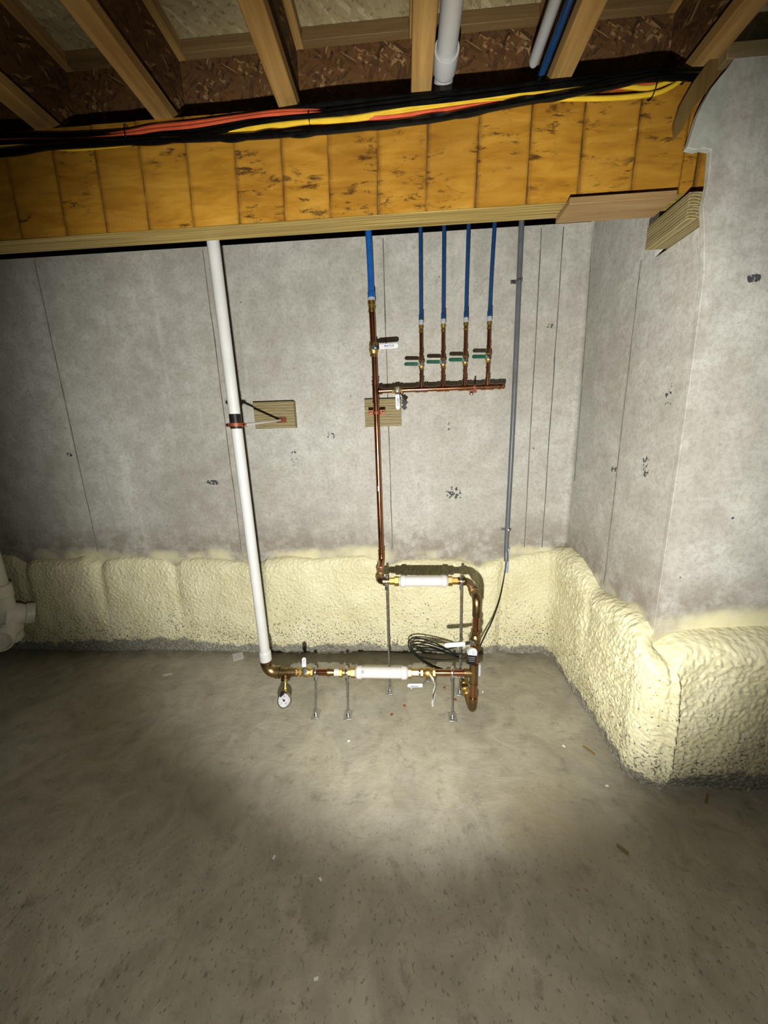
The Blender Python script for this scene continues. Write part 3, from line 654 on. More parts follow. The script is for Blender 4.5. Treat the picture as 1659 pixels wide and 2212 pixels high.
m = MB(); m.rev((RX-.005, YP, kz(2.005)), (0, 0, 1), [(0, R1*1.05), (.0, R1*1.2), (.012, R1*1.2), (.014, R1*1.05), (.03, R1*1.12), (.032, R1*1.3), (.05, R1*1.3), (.05, R1)], 20); m.build('adapter', M_BRASS, t, label='brass crimp adapter')
MB().prism([(-.004, -.014), (.004, -.014), (.004, .014), (-.004, .014)], (RX+.0005, YP-R1-.001, 1.094), (1, 0, 0), (0, 0, 1), -.0012).build('sticker', M_WHITE, t, label='small white sticker')
# drop from riser forward to the upper run
t2 = 'see upper run'
valve((RX-.002, YP, kz(1.826)), (0, 0, 1), (0, -1, 0), (1, -.02, .02), R1*.98, .128, .024, M_WHITE, 'white handled ball valve on the main riser below the blue tube', text='MATCO', tmat=M_INK, fitting=M_BRASS, crank=.5, knob=M_CHROME, group='white handled valves')
t = thing('main_tube', (RX-.005, YP, 2.05), 'thick bright blue tube above the copper riser', 'tube')
m = MB(); m.tube(smooth_path([(RX-.005, YP, kz(2.068)), (RX-.006, YP, 2.2), (RX-.009, YP, 2.36), (RX-.012, YP, 2.62)], 6), .0155, 20); m.build('tube', M_BLUE_L, t)
m = MB(); m.rev((RX-.005, YP, kz(2.072)), (0, 0, 1), [(0, .016), (0, .0188), (.026, .0188), (.03, .016)], 20, False); m.build('expansion_ring', M_BLUE_L, t)
m = MB(); m.rev((RX-.005, YP, kz(2.042)), (0, 0, 1), [(0, .0155), (0, .0188), (.03, .0188), (.03, .0155)], 20, False); m.build('collar', M_CLEAR, t, label='milky plastic collar')

ZM = kz(1.616); R2 = .0125
tm = thing('copper_manifold', (.25, YP, ZM), 'horizontal copper manifold with four upright branches', 'manifold')
m = MB(); m.cyl((RX+.03, YP, ZM), (.525*KP, YP, ZM+.001), R2, 22); m.build('header', M_COPPER, tm)
m = MB(); m.rev((.497*KP, YP, ZM+.001), (1, 0, 0), [(0, R2*1.12), (.03, R2*1.12), (.034, R2*.9)], 22); nubs(m, (.5*KP, YP, ZM), (1, 0, 0), (.004,), R2*1.12); m.build('end_cap', M_COPPER, tm)
BX = tuple(q*KP for q in (.093, .207, .322, .441)); VZ = tuple(kz(q) for q in (1.738, 1.744, 1.750, 1.760)); AZ = tuple(kz(q) for q in (1.930, 1.930, 1.932, 1.932))
for i, x in enumerate(BX):
    m = MB(); m.cyl((x-.032, YP, ZM), (x+.032, YP, ZM), R2*1.15, 22); nubs(m, (x, YP, ZM), (1, 0, 0), (-.028, -.016, .016, .028), R2*1.15)
    m.cyl((x, YP, ZM), (x, YP, ZM+.045), .0112, 18); nubs(m, (x, YP, ZM), (0, 0, 1), (.026, .04), .0112); m.build('tee', M_COPPER, tm)
    m = MB(); m.cyl((x, YP, ZM+.03), (x, YP, VZ[i]-.018), .0095, 18); m.cyl((x, YP, VZ[i]+.018), (x, YP, AZ[i]), .0095, 18)
    nubs(m, (x, YP, 0), (0, 0, 1), (VZ[i]-.045, VZ[i]+.042, VZ[i]+.055), .0105); m.build('branch_pipe', M_COPPER, tm)
    m = MB(); m.rev((x, YP, AZ[i]-.032), (0, 0, 1), [(0, .010), (0, .0118), (.008, .0118), (.010, .0105), (.02, .0105), (.022, .0125), (.034, .0125), (.034, .009)], 18); m.build('adapter', M_BRASS, tm, label='brass adapter')
NAMES = ('first', 'second', 'third', 'fourth')
for i, x in enumerate(BX):
    valve((x, YP, VZ[i]), (0, 0, 1), (0, -1, .0), (-1, -.02, .03), .0098, .088, .0175, M_GREEN,
          f'{NAMES[i]} green handled valve counting from the riser along the manifold', text='FULL PORT', tmat=M_BLACKINK, crank=.9, group='green handled branch valves', textflip=-1)
    xt = (.093, .208, .327, .452)[i]*KP
    t = thing('branch_tube', (x, YP, AZ[i]), f'{NAMES[i]} thin blue tube counting from the copper riser', 'tube', 'thin blue tubes above the manifold')
    p = smooth_path([(x, YP, AZ[i]+.022), (x+(xt-x)*.15, YP, 2.08), (x+(xt-x)*.6, YP, 2.25), (xt, YP, 2.38), (xt+.004, YP, 2.62)], 6)
    MB().tube(p, .0093, 16).build('tube', M_BLUE, t)
    MB().rev((x, YP, AZ[i]+.026), (0, 0, 1), [(0, .0095), (0, .0118), (.024, .0118), (.028, .0095)], 18, False).build('expansion_ring', M_BLUE, t)
    MB().rev((x, YP, AZ[i]+.001), (0, 0, 1), [(0, .009), (0, .0125), (.023, .0125), (.023, .009)], 18, False).build('collar', M_CLEAR, t, label='milky plastic collar')
valve((-.037*KP, YP, ZM), (1, 0, 0), (0, -1, 0), (.02, -.02, -1), R2*.95, .100, .0225, M_WHITE, 'white handled ball valve hanging down from the manifold', text='MATCO', tmat=M_INK, fitting=M_BRASS, crank=.5, group='white handled valves')
# two black cards tied to that valve
t = thing('valve_tag', (-.012, YP-.03, 1.55), 'pair of small black tags tied beside the hanging white handle', 'tag')
def card(cx, cz, w_, h_, ang, y):
    u = Vector((math.cos(ang), 0, math.sin(ang))); v = Vector((-math.sin(ang), 0, math.cos(ang)))
    return MB().prism([(-w_/2, -h_/2), (w_/2, -h_/2), (w_/2, h_/2), (-w_/2, h_/2)], (cx, y, cz), u, v, .001)
card(.001*KP, kz(1.548), .023, .027, .95, YP-.028).build('card', M_BLACK_W, t); card(-.001*KP, kz(1.525), .021, .025, .75, YP-.034).build('card', M_BLACK_W, t)
MB().tube(smooth_path([(-.022, YP-.02, kz(1.60)), (-.010, YP-.03, kz(1.585)), (-.008, YP-.03, kz(1.572)), (-.012, YP-.028, kz(1.560)), (-.004, YP-.028, kz(1.552))], 5), .003, 6).build('loop', M_BLACK_W, t)
# grounding clamp on the header
t = thing('ground_clamp', (.355, YP, 1.60), 'small copper grounding clamp with screw under the manifold', 'clamp')
MB().torus((.372*KP, YP, ZM), (1, 0, 0), R2*1.25, .0025, 24, 6, flat=3.0).build('band', M_COPPER_P, t)
MB().box((.345*KP, YP-.020, kz(1.577)), (.366*KP, YP-.014, kz(1.604))).box((.366*KP, YP-.018, kz(1.587)), (.382*KP, YP-.012, kz(1.612))).build('lug', M_COPPER_P, t)
MB().rev((.3555*KP, YP-.020, kz(1.584)), (0, -1, 0), [(0, .0078), (.005, .0078), (.007, .005)], 16).build('screw', M_CHROME, t)
MB().cyl((.374*KP, YP+.004, kz(1.62)), (.378*KP, YP+.014, kz(1.654)), .0045, 10).build('bolt', M_BLACK_W, t)

# ---------------------------------------------------------------- wood blocks and pipe supports on the wall
def wblock(x0, x1, z0, z1, label):
    return MB().box((x0, YW-.039, z0), (x1, YW, z1)).build('wood_block', M_BLOCK, None, bevel=.0015, label=label, category='wood block', group='wood blocks fixed to the back wall')
wblock(-.856, -.622, 1.438, 1.584, 'wood block on the back wall holding the standoff arm beside the white pipe')
wblock(-.222, -.018, 1.430, 1.578, 'wood block on the back wall behind the copper riser')
t = thing('pipe_strap', (RX+.003, YP, 1.50), 'two hole copper strap clamping the riser to its wood block', 'clamp')
MB().torus((RX+.002, YP, 1.500), (0, 0, 1), R1*1.15, .0022, 24, 6, flat=4.0).build('band', M_COPPER_P, t)
for sx in (-1, 1):
    MB().box((RX+.002+sx*.031-.014, YP+.004, 1.488), (RX+.002+sx*.031+.014, YP+.0095, 1.514)).build('ear', M_COPPER_P, t)
    MB().rev((RX+.002+sx*.034, YP+.004, 1.501), (0, -1, 0), [(0, .006), (.003, .005), (.004, .002)], 10).build('screw', M_COPPER, t)
    MB().cyl((RX+.002+sx*.030, YW-.040, 1.503), (RX+.002+sx*.030, YP+.006, 1.503), .004, 8).build('bolt', M_COPPER, t)

# white riser pipe
YR = 1.53
t = thing('pvc_riser', (-.705, YR, .25), 'tall white plastic riser pipe left of the wood blocks', 'pipe')
a, b = Vector((-.7275, YR, 2.41)), Vector((-.706, YR, .316))
MB().cyl(a, b, .0235, 28).build('pipe', M_PVC, t)
d = (a-b).normalized()
MB().rev(b-d*.018, d, [(.016, .0245), (.016, .0285), (.050, .0285), (.063, .0275), (.068, .0236)], 28, False).build('coupling', M_PVC, t)
zz = 1.447; pxm = b+d*((zz-b.z)/d.z)
MB().rev(pxm-d*.016, d, [(0, .0238), (0, .0248), (.060, .0248), (.060, .0238)], 28, False).build('tape_wrap', M_BLACK_W, t, label='black tape wrap')
t = thing('standoff_clamp', (-.70, 2.05, 1.46), 'copper coloured standoff clamp with steel rod holding the white riser', 'clamp')
MB().rev(pxm-d*.007, d, [(0, .0250), (0, .0285), (.014, .0285), (.014, .0250)], 28, False).build('ring', M_COPPER_P, t)
for sx in (-1, 1):
    c = pxm+Vector((sx*.034, 0, 0)); m = MB()
    m.prism([(-.011, -.008), (.006, -.008), (.010, -.004), (.010, .004), (.006, .008), (-.011, .008)], c+Vector((0, -.004, 0)), (sx, 0, 0), (0, 0, 1), -.008*sx).build('lug', M_COPPER_P, t, bevel=.002)
    MB().rev(c+Vector((sx*.002, -.005, 0)), (0, -1, 0), [(0, .005), (.004, .0045)], 10).build('bolt', M_COPPER, t)
pl = Vector((-.706, YW-.039, 1.482))
MB().cyl(pxm+Vector((.030, .004, 0)), pl+Vector((.004, -.004, .0)), .0056, 12).build('rod', M_ROD, t, label='bright steel rod')
MB().box((pl.x-.022, pl.y-.0035, pl.z-.015), (pl.x+.036, pl.y, pl.z+.016)).build('plate', M_COPPER_P, t, bevel=.001)
MB().rev(pl+Vector((.004, -.003, 0)), (0, -1, 0), [(0, .010), (.012, .009), (.012, .005)], 16).build('boss', M_COPPER_P, t)
MB().rev(pl+Vector((.026, -.003, 0)), (0, -1, 0), [(0, .004), (.002, .003)], 10).build('screw', M_COPPER_P, t)

# ---------------------------------------------------------------- lower run on floor stands
ZL = .248; RL = .0165
def spacer(t, x0, x1, z, y, r):
    MB().rev((x0, y, z), (1, 0, 0), [(0, r*.78), (.006, r*.98), (.010, r*1.15), (.032, r*1.18), (.034, r), (x1-x0-.034, r), (x1-x0-.032, r*1.18), (x1-x0-.010, r*1.15), (x1-x0-.006, r*.98), (x1-x0, r*.78)], 30)\
        .build('body', M_SPACER, t)
tl = thing('lower_pipe_run', (-.2, YR, ZL), 'low horizontal bronze and copper pipe run standing over the slab', 'pipe')
m = MB(); p = arc_path((-.706, YR, .312), (-.705, YR, ZL-.003), (-.640, YR, ZL-.003), .044, 10)
m.tube(p, .0260, 24); m.rev((-.7055, YR, .312), (0, 0, -1), [(-.0005, .0255), (-.0005, .0295), (.010, .0295), (.012, .0265), (.016, .0265), (.017, .0285), (.021, .0285), (.023, .0255)], 24)
m.rev((-.652, YR, ZL-.003), (1, 0, 0), [(-.012, .0255), (-.010, .0295), (.012, .0295), (.012, .02)], 24); m.build('elbow', M_BRONZE, tl)
m = MB(); m.cyl((-.645, YR, ZL-.003), (-.553, YR, ZL-.001), .0205, 22); m.rev((-.632, YR, ZL-.003), (1, 0, 0), [(-.006, .02), (-.006, .0252), (.004, .0252), (.006, .02)], 22); m.rev((-.588, YR, ZL-.003), (1, 0, 0), [(-.008, .02), (-.006, .0252), (.006, .0252), (.008, .02)], 22)
m.rev((-.612, YR, ZL), (0, -.35, -1), [(0, .018), (.024, .018), (.026, .0225), (.040, .0225), (.040, .012)], 20); m.build('gauge_tee', M_BRONZE, tl)
m = MB(); m.hexn((-.56, YR, ZL), (1, 0, 0), 0, .012, .021); m.cyl((-.575, YR, ZL), (-.53, YR, ZL), .0145, 20); m.build('nipple', M_BRASS, tl)
m = MB(); m.cyl((-.46, YR, ZL), (-.325, YR, ZL+.001), RL*.86, 20); m.cyl((-.445, YR, ZL), (-.398, YR, ZL), RL, 22); m.build('copper_pipe', M_COPPER, tl)
m = MB(); m.rev((-.401, YR, ZL), (1, 0, 0), [(0, RL), (.0, RL*1.2), (.012, RL*1.2), (.02, RL*1.0), (.036, RL*.96), (.036, RL*.8)], 22); m.build('reducer', M_BRONZE, tl)
m = MB(); m.rev((-.366, YR, ZL), (1, 0, 0), [(0, RL*1.02), (.026, RL*1.02)], 22); m.build('union_label', M_WHITE, tl, label='printed silver sleeve')
for k in range(3): MB().torus((-.360+k*.007, YR, ZL), (1, 0, 0), RL*1.03, .0006, 20, 5).build('label_line', M_BLACKINK, tl)
m = MB(); m.hexn((-.343, YR, ZL), (1, 0, 0), 0, .018, RL*1.45); m.rev((-.326, YR, ZL), (1, 0, 0), [(0, RL), (.02, RL)], 20); m.hexn((-.315, YR, ZL), (1, 0, 0), .006, .032, RL*1.22); m.build('union_nut', M_BRASS, tl)
m = MB(); m.hexn((-.284, YR, ZL), (1, 0, 0), 0, .022, RL*1.55); m.build('meter_nut', M_BRASS, tl)
m = MB(); m.hexn((-.003, YR, ZL+.003), (1, 0, 0), 0, .017, RL*1.6); m.hexn((.014, YR, ZL+.003), (1, 0, 0), 0, .036, RL*1.12); m.build('meter_nut', M_BRASS, tl)
m = MB(); m.cyl((.045, YR, ZL+.004), (.285, YR, ZL+.006), RL, 24); m.build('copper_pipe', M_COPPER, tl)
t = thing('meter_spacer', (-.14, YR, ZL-.03), 'white plastic spacer bar in the lower pipe run near the floor', 'spacer', 'white meter spacers')
spacer(t, -.262, -.002, ZL+.002, YR, .0265)
lettering('D', (-.222, YR-.0215, ZL+.0195), (1, 0, -.25), (.1, .55, .85), .011, M_BLACKINK, t)
valve((-.505, YR, ZL), (1, 0, 0), (0, -.8, .6), (-.12, .55, .82), RL*.92, .066, .020, M_WHITE, 'white handled valve standing upright beside the pressure gauge', text='MATCO', tmat=M_INK, fitting=M_BRASS, crank=.5, group='white handled valves', textflip=-1)
m = MB()
# drain cock under that valve
valve((.092, YR, ZL+.004), (1, 0, 0), (0, -.86, -.30), (-1, -.02, -.02), RL*.95, .100, .021, M_WHITE, 'white handled valve slanting below the low run next to the paper tag', text='MATCO', tmat=M_INK, fitting=M_BRASS, crank=1.6, group='white handled valves', textflip=-1)
t = thing('paper_tag', (.115, YR-.02, .12), 'thin pale paper strip tied under the lower brass valve', 'tag')
def ribbon(pts, w_):
    p = smooth_path(pts, 6); m = MB(); vs = []; fs = []
    for i, q in enumerate(p):
        k = w_*(.6+.4*math.sin(i*.5)); vs += [q-Vector((k, .002, 0)), q+Vector((k, .002, 0)), q+Vector((k, .0032, 0)), q-Vector((k, -.0008, 0))]
    for i in range(len(p)-1):
        for k in range(4): fs.append((i*4+k, i*4+(k+1) % 4, i*4+4+(k+1) % 4, i*4+4+k))
    return m.add(vs, fs+[(0, 1, 2, 3), tuple(range(len(vs)-4, len(vs)))])
ribbon([(.098, YR-.03, .268), (.116, YR-.045, .245), (.122, YR-.04, .21), (.117, YR-.03, .17), (.112, YR-.03, .13), (.114, YR-.03, .085)], .0045).build('strip', M_PAPER, t)
ribbon([(.116, YR-.043, .240), (.126, YR-.03, .20), (.127, YR-.02, .16), (.117, YR-.02, .10)], .003).build('strip', M_PAPER, t)
# vertical end of the lower run with its drain leg
tr = thing('copper_standpipe', (.31, YR, .04), 'upright copper pipe joining lower and upper runs at the right', 'pipe')
XS = .312
m = MB(); m.cyl((XS, YR, ZL-.055), (XS, YR, ZL+.060), RL*1.22, 24); nubs(m, (XS, YR, ZL), (0, 0, 1), (-.05, .054), RL*1.22)
m.rev((XS-.045, YR, ZL+.006), (1, 0, 0), [(0, RL), (0, RL*1.25), (.012, RL*1.25), (.03, RL*1.15), (.045, RL*1.15)], 22); m.build('tee', M_BRONZE, tr)
m = MB(); m.cyl((XS, YR, .095), (XS, YR, ZL-.03), RL, 24); m.cyl((XS, YR, ZL+.04), (XS+.003, YR, .43), RL, 24); m.cyl((XS+.004, YR, .455), (XS+.006, YR, .60), RL, 24); m.build('copper_pipe', M_COPPER, tr)
m = MB(); m.tube(arc_path((XS, YR, .110), (XS, YR, .040), (XS-.004, YR+.090, .042), .036, 10), .0205, 22); m.rev((XS, YR, .112), (0, 0, -1), [(-.008, .018), (-.008, .0228), (.012, .0228), (.014, .0205)], 22); m.build('elbow', M_BRONZE, tr)
m = MB(); m.cyl((XS-.004, YR+.08, .042), (XS-.012, YR+.14, .046), .015, 20); m.hexn((XS-.008, YR+.10, .043), (-.05, 1, .02), 0, .02, .021); m.hexn((XS-.012, YR+.13, .045), (-.05, 1, .02), 0, .014, .022); m.build('drain_nipple', M_BRASS, tr)
m = MB(); m.hexn((XS+.003, YR, .382), (0, 0, 1), 0, .026, RL*1.42); m.hexn((XS+.004, YR, .463), (0, 0, 1), 0, .024, RL*1.4); m.build('union_nut', M_BRONZE, tr)
valve((XS-.016, YR+.185, .062), (-.05, 1, .02), (-.3, -.2, .93), (-1, .1, .02), RL*.85, .085, .019, M_WHITE, 'white handled drain valve lying behind the foot of the standpipe', fitting=M_BRONZE, crank=.6, group='white handled valves', text='MATCO', tmat=M_INK, textflip=-1)
valve((XS+.003, YR, .438), (0, 0, 1), (-.5, -.85, .05), (-1, -.05, -.06), RL*.95, .128, .021, M_WHITE, 'white handled valve on the standpipe above the coiled black wire', text='MATCO', tmat=M_INK, fitting=M_BRONZE, crank=.6, group='white handled valves', textflip=-1)
m = MB(); m.cyl((XS+.006, YR, .555), (XS+.006, YR, .575), RL*1.25, 22)
m.tube(arc_path((XS+.006, YR, .575), (XS+.006, YR, .640), (XS+.004, YR+.065, .642), .036, 10), .0205, 22)
m.rev((XS+.004, YR+.055, .642), (0, 1, 0), [(0, .02), (0, .0235), (.014, .0235), (.016, .0215)], 22)
m.build('street_elbow', M_BRONZE, tr)
# upper run
ZU, YU = .652, 1.707
tu = thing('upper_pipe_run', (.08, YU, ZU), 'short upper pipe run carried by two floor stands against the foam', 'pipe')
m = MB(); m.tube(arc_path((XS+.004, YR+.07, .642), (XS-.002, YU, ZU), (.255, YU, ZU), .036, 10), .0195, 22); m.rev((.285, YU, ZU), (-1, 0, 0), [(-.006, .0195), (-.006, .0235), (.012, .0235), (.014, .017)], 22)
m.rev((XS+.003, YR+.085, .645), (0, 1, .05), [(0, .0195), (0, .0225), (.012, .0225), (.012, .0195)], 22); m.build('elbow', M_BRONZE, tu)
m = MB(); m.tube(arc_path((RX+.003, YP, .70), (RX+.003, YP, .662), (RX+.004, 1.80, ZU), .03, 8), R1*1.2, 20); m.rev((RX+.003, 1.86, .656), (0, -1, 0), [(0, R1*1.1), (.0, R1*1.32), (.02, R1*1.32), (.02, R1)], 20); m.build('offset_pipe', M_COPPER, tu)
m = MB(); m.tube(arc_path((RX+.004, 1.82, ZU), (RX+.006, YU, ZU), (-.095, YU, ZU), .036, 10), .0195, 22); m.rev((-.118, YU, ZU), (1, 0, 0), [(-.006, .0195), (-.006, .0235), (.010, .0235), (.012, .016)], 22)
m.rev((RX+.004, 1.79, ZU), (0, -1, 0), [(0, .0195), (0, .0235), (.02, .0235), (.02, .0195)], 22); m.build('elbow', M_BRONZE, tu)
m = MB(); m.hexn((-.092, YU, ZU), (1, 0, 0), 0, .030, RL*1.1); m.cyl((-.11, YU, ZU), (-.04, YU, ZU), RL*.82, 20); m.build('nipple', M_BRASS, tu)
m = MB(); m.hexn((-.066, YU, ZU), (1, 0, 0), 0, .024, RL*1.55); m.build('meter_nut', M_BRASS, tu)
m = MB(); m.hexn((.206, YU, ZU), (1, 0, 0), 0, .022, RL*1.55); m.build('meter_nut', M_BRASS, tu)
m = MB(); m.hexn((.226, YU, ZU), (1, 0, 0), 0, .032, RL*1.1); m.cyl((.2, YU, ZU), (.275, YU, ZU), RL*.82, 20); m.build('nipple', M_BRASS, tu)
t = thing('meter_spacer', (.083, YU, ZU-.03), 'white plastic spacer bar in the upper pipe run against the foam', 'spacer', 'white meter spacers')
spacer(t, -.042, .207, ZU, YU, .0265)

# ---------------------------------------------------------------- floor stands
def stand(x, y, z, bx, by, label):
    t = thing('pipe_stand', (bx, by, 0), label, 'stand', 'steel floor stands under the pipe runs')
    MB().box((bx-.020, by-.029, 0), (bx+.020, by+.029, .0035)).build('base_plate', M_STEEL, t, bevel=.001)
    MB().rev((bx, by, .0035), (0, 0, 1), [(0, .010), (.004, .010), (.022, .008), (.024, .005)], 14).build('socket', M_CHROME, t)
    for s_ in (-1, 1): MB().rev((bx, by+s_*.019, .0035), (0, 0, 1), [(0, .005), (.003, .004)], 8).build('screw', M_STEEL, t)
    MB().cyl((bx, by, .02), (x, y, z-.026), .0052, 12).build('rod', M_STEEL, t)
    MB().hexn((x, y, z-.048), (0, 0, 1), 0, .020, .0105).build('nut', M_STEEL, t)
    m = MB(); m.torus((x, y, z), (1, 0, 0), .0215, .0035, 28, 8, flat=2.0); m.build('ring_clamp', M_CHROME, t)
    MB().box((x-.006, y-.005, z+.021), (x+.006, y+.005, z+.034)).build('clamp_ear', M_CHROME, t)
stand(-.462, YR, ZL, -.477, YR, 'first floor stand from the pressure gauge under the lower run')
stand(-.305, YR, ZL, -.311, YR, 'second floor stand from the pressure gauge, left of the low white spacer')
stand(.210, YR, ZL+.006, .214, YR, 'floor stand under the lower run nearest the standpipe')
stand(-.106, YU, ZU, -.106, YU, 'tall floor stand under the left end of the upper run')
stand(.273, YU, ZU, .276, YU, 'tall floor stand under the right end of the upper run')

# ---------------------------------------------------------------- pressure gauge
gc = Vector((-0.604, 1.455, 0.146)); gn = Vector((-.22, -.80, .56)).normalized()
t = thing('pressure_gauge', gc, 'round white dial pressure gauge hanging under the bronze tee', 'gauge')
gt = Vector((-.612, YR-.012, .212))
mid = Vector((-.610, YR-.035, .182))
m = MB(); m.hexn(gt, mid-gt, -.004, .012, .011); m.cyl(gt, mid, .007, 12); m.hexn(mid, Vector((0, -.4, -1)), -.004, .008, .010); m.build('stem', M_BRASS, t)
MB().tube(smooth_path([mid, mid+Vector((.006, -.012, -.012)), gc+Vector((.004, .022, .022))], 5), .0075, 12).build('neck', M_BRASS, t)
MB().rev(mid+Vector((-.004, -.016, -.008)), (-.2, -.7, -.3), [(0, .0095), (.014, .0095), (.016, .005), (.026, .004)], 12).build('petcock_knob', M_BLACK_W, t, label='black petcock knob')
cs = MB(); cs.rev(gc-gn*.020, gn, [(0, .022), (.004, .0325), (.018, .0335), (.024, .0345), (.025, .0310), (.022, .0295)], 36, False); cs.rev(gc-gn*.0205, gn, [(0, .0215), (.001, .0215)], 24); cs.build('case', M_STEEL, t)
dial = MB().rev(gc, gn, [(0, .030), (.0015, .030)], 36).build('dial', M_DIAL, t)
gu = (Vector((1, 0, 0))-gn*gn.x).normalized(); gv = gn.cross(gu)
tk = MB()
for k in range(11):
    a = math.radians(225-27*k); e = gu*math.cos(a)+gv*math.sin(a); s_ = gn.cross(e); c0 = gc+gn*.0017
    tk.add([c0+e*.022-s_*.0006, c0+e*.028-s_*.0006, c0+e*.028+s_*.0006, c0+e*.022+s_*.0006], [(0, 1, 2, 3)])
tk.build('dial_marks', M_BLACKINK, dial)
for k, s_ in enumerate(('0', '50', '100')):
    a = math.radians((225, 90, -45)[k]); e = gu*math.cos(a)+gv*math.sin(a)
    lettering(s_, gc+gn*.0018+e*.017, gu, gv, .0050, M_BLACKINK, dial, name='dial_number')
nd = MB(); a = math.radians(150); e = gu*math.cos(a)+gv*math.sin(a); s_ = gn.cross(e); c0 = gc+gn*.0028
nd.add([c0-e*.008-s_*.002, c0+e*.017-s_*.0004, c0+e*.017+s_*.0004, c0-e*.008+s_*.002], [(0, 1, 2, 3)]); nd.rev(gc+gn*.0016, gn, [(0, .005), (.002, .005)], 14)
nd.build('needle', M_BLACKINK, t)

# ---------------------------------------------------------------- conduit, wire and sensor
YK = 2.082
ca, cb = Vector((0.593, 2.082, 2.394)), Vector((0.582, 2.050, 0.535))
ca.z = 2.7; 
t = thing('grey_conduit', (.6, YK, .6), 'thin grey plastic conduit running down the back wall', 'conduit')
p = [Vector((.601, YK, 2.65)), Vector((.600, YK, 1.5)), Vector((.597, YK, .78)), Vector((.594, YK-.018, .62))]
p[0] = Vector((0.593, 2.082, 2.394)); p[0].z = 2.68
MB().tube(smooth_path(p, 6), .0135, 18).build('pipe', M_GREY, t)
MB().box((.590, YW-.034, .545), (.612, YW-.026, .70)).build('backing_strip', M_CLEAR, t, label='pale plastic strip')
for (sx, sz) in ((0.598, 2.135), (0.603, 0.812)):
    MB().torus((sx, YK, sz), (0, 0, 1), .0148, .0015, 20, 6, flat=4.5).build('strap', M_STEEL, t)
    MB().box((sx-.040, YW-.004, sz-.009), (sx-.012, YW, sz+.009)).build('strap_ear', M_STEEL, t)
    MB().rev((sx-.030, YW-.004, sz), (0, -1, 0), [(0, .006), (.003, .004)], 10).build('screw', M_CHROME, t)
t = thing('sensor_wire', (.45, 1.8, .2), 'thin black wire from the conduit coiled beside the standpipe', 'wire')
drop = [Vector((.594, YK-.018, .66)), Vector((.594, YK-.018, .61))]+[Vector(q) for q in ((0.568, 2.020, 0.492), (0.534, 1.960, 0.414), (0.481, 1.880, 0.340), (0.419, 1.780, 0.302), (0.374, 1.700, 0.281), (0.343, 1.640, 0.262), (0.312, 1.620, 0.249))]
MB().tube(smooth_path(drop, 8), .0042, 8).build('drop', M_BLACK_W, t)
loops = [[(0.252, 1.660, 0.250), (0.214, 1.720, 0.251), (0.133, 1.840, 0.222), (0.049, 1.900, 0.208), (0.004, 1.900, 0.189), (0.005, 1.860, 0.167), (0.036, 1.800, 0.165), (0.080, 1.740, 0.165), (0.136, 1.680, 0.171), (0.190, 1.640, 0.185), (0.231, 1.620, 0.195), (0.261, 1.600, 0.225)],
         [(0.266, 1.640, 0.283), (0.238, 1.680, 0.260), (0.188, 1.760, 0.236), (0.102, 1.850, 0.209), (0.045, 1.880, 0.198), (0.014, 1.880, 0.187), (0.015, 1.850, 0.174), (0.045, 1.790, 0.171), (0.102, 1.750, 0.177), (0.182, 1.700, 0.204), (0.244, 1.620, 0.268), (0.276, 1.550, 0.323)],
         [(0.251, 1.650, 0.253), (0.211, 1.700, 0.245), (0.143, 1.770, 0.231), (0.079, 1.830, 0.208), (0.035, 1.860, 0.191), (0.018, 1.850, 0.177), (0.037, 1.830, 0.170), (0.084, 1.810, 0.189), (0.157, 1.750, 0.224), (0.225, 1.690, 0.250), (0.259, 1.650, 0.260)],
         [(0.255, 1.650, 0.252), (0.207, 1.710, 0.235), (0.141, 1.780, 0.219), (0.075, 1.830, 0.190), (0.044, 1.850, 0.185), (0.023, 1.830, 0.180), (0.048, 1.790, 0.175), (0.081, 1.750, 0.168), (0.134, 1.690, 0.174), (0.178, 1.660, 0.178)]]
for lp in loops:
    MB().tube(smooth_path(lp, 7), .0042, 8).build('coil_turn', M_BLACK_W, t)
sc = Vector((0.289, 1.490, 0.373))
t = thing('sensor_box', sc, 'small black sensor with white label strapped on the standpipe', 'sensor')
su = Vector((.97, .1, -.16)).normalized(); sv = Vector((.10, .35, .93)).normalized(); sv = (sv-su*sv.dot(su)).normalized()
MB().prism([(-.0215, -.036), (.017, -.040), (.0215, .004), (-.0185, .004)], sc+Vector((0, .008, 0)), su, sv, .024).build('case', M_BLACK_W, t, bevel=.002)
lab = MB().prism([(-.0185, .004), (.0215, .004), (.0225, .022), (.015, .034), (.002, .036), (-.012, .028), (-.0185, .018)], sc+Vector((0, .008, 0)), su, sv, .023).build('label_cap', M_WHITE, t, bevel=.001, label='white label cap with black print')
sn = su.cross(sv)
for k, (tx, a_, b_) in enumerate((('4', -.012, .014), ('23', .002, .020), ('6', .014, .017), ('R', .006, .010))):
    lettering(tx, sc+Vector((0, .008, 0))+sn*.0236+su*a_+sv*b_, su, sv, .007, M_BLACKINK, lab)
for k in range(3):
    MB().prism([(-.014, -.0006), (.014, -.0006), (.014, .0006), (-.014, .0006)], sc+Vector((0, .008, 0))+sn*.0241+sv*(-.006-.008*k), su, sv, .0006).build('print_line', M_CLEAR, t)
MB().box((.332, YR-.012, .245), (.342, YR+.004, .305)).build('clip', M_CLEAR, t, label='translucent clip')

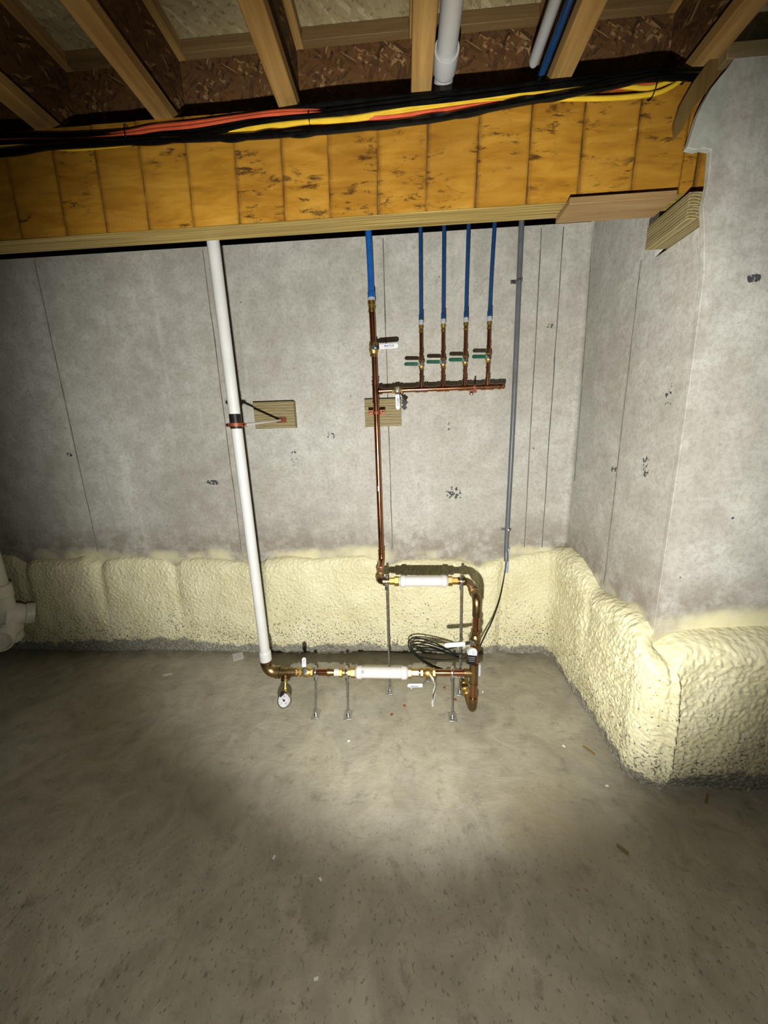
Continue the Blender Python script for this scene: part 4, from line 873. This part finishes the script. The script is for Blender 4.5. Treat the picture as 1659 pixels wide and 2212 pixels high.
# ---------------------------------------------------------------- drain fitting at the far left
t = thing('drain_fitting', (-2.50, 1.85, .12), 'large white plastic drain wye with cleanout cap by the foam', 'pipe fitting')
px_ = -2.512; py_ = 1.90
MB().cyl((px_, py_, .50), (px_, py_, 2.66), .052, 32).build('pipe', M_PVC_D, t)
m = MB(); m.rev((px_, py_, .17), (0, 0, 1), [(0, .045), (.02, .058), (.30, .058), (.305, .064), (.38, .064), (.385, .053)], 32)
m.rev((px_, py_, .345), (.60, .72, -.22), [(0, .080), (.06, .072), (.085, .060), (.09, .066), (.128, .068), (.130, .058)], 32); m.build('wye_body', M_PVC_D, t)
hd_ = Vector((.48, -.85, -.16)).normalized(); h0 = Vector((px_, py_, .268))
m = MB(); m.rev(h0, hd_, [(0, .070), (.08, .060), (.10, .062), (.105, .070), (.15, .070), (.15, .061), (.135, .059)], 32); m.build('cleanout_hub', M_PVC_D, t)
u_, v_, w3 = frame_of(hd_)
m = MB(); m.rev(h0+hd_*.12, hd_, [(0, .0585), (.018, .0585), (.019, .055)], 32); m.build('cleanout_plug', M_PVC_D, t)
MB().prism([(-.030, -.008), (.030, -.008), (.030, .008), (-.030, .008)], h0+hd_*.137, u_, v_, .012).build('plug_wrench_bar', M_PVC_D, t, bevel=.002)

# ---------------------------------------------------------------- litter on the slab
def paper(c, w_, h_, ang, mat, label, name='paper_scrap', cat='paper', group=None, th=.0012):
    u = Vector((math.cos(ang), math.sin(ang), 0)); v = Vector((-math.sin(ang), math.cos(ang), 0)); c = Vector(c); c.z = 0
    k = dict(label=label, category=cat)
    if group: k['group'] = group
    return MB().prism([(-w_/2, -h_/2), (w_/2, -h_/2), (w_*.52, h_*.46), (-w_*.46, h_/2)], c, u, v, th).build(name, mat, None, **k), u, v
o, u, v = paper((-1.109, 2.005, 0.000), .062, .085, .55, M_PAPER, 'square printed paper label lying on the slab by the foam')
c = Vector((-1.109, 2.005, 0.000)); c.z = .0013
for k in range(5):
    MB().prism([(-.02, -.0012), (.02, -.0012), (.02, .0012), (-.02, .0012)], c+v*(k*.012-.024), u, v, .0004).build('print_line', M_PENCIL, o)
paper((-1.463, 1.821, 0.000), .05, .016, .3, M_PAPER, 'narrow pale scrap lying on the slab left of the white riser')
for k, q in enumerate(((-0.285, 1.375, 0.000), (-0.467, 0.901, 0.000), (-0.295, 0.847, 0.000), (-0.256, 0.634, 0.000), (0.014, 1.731, 0.000), (0.689, 1.375, 0.000), (0.779, 1.193, 0.000), (0.401, 1.710, 0.000))):
    paper(q, .012, .007, .4+k, M_WHITE, ('white chip on the slab just below the second floor stand', 'white chip at the edge of the light pool left of centre', 'white chip on the slab below the light pool near the centre', 'white chip nearest the camera on the dark slab', 'white chip on the slab right under the low white spacer', 'white chip on the slab a step left of the side wall foam', 'white chip on the slab near the corner of the foam', 'white chip on the slab right beside the standpipe')[k], 'plastic_chip', 'chip', 'tiny white chips on the slab', .003)
for k, q in enumerate(((-0.025, 1.599, 0.000), (-0.090, 1.538, 0.000), (0.197, 1.739, 0.000), (0.245, 1.648, 0.000))):
    paper(q, .013, .010, .7*k, M_RUST, ('reddish chip on the slab right of the tall left floor stand', 'reddish chip on the slab nearest the camera below that stand', 'brown chip on the slab beside the slanting white valve handle', 'reddish chip on the slab beside the tall right floor stand')[k], 'rust_chip', 'chip', 'tiny brown chips on the slab', .004)
for k, (q, L, an) in enumerate((((0.787, 1.354, 0.000), .05, 2.2), ((1.122, 1.151, 0.000), .05, .8), ((0.710, 0.969, 0.000), .035, 2.3))):
    paper(q, L, .008, an, M_TREATED_X, ('thin dark splinter on the slab beside the side wall foam', 'dark splinter on the slab below the right wall foam', 'dark splinter out on the open slab at right')[k], 'wood_splinter', 'splinter', None, .005)
print('objects', len(S.objects))
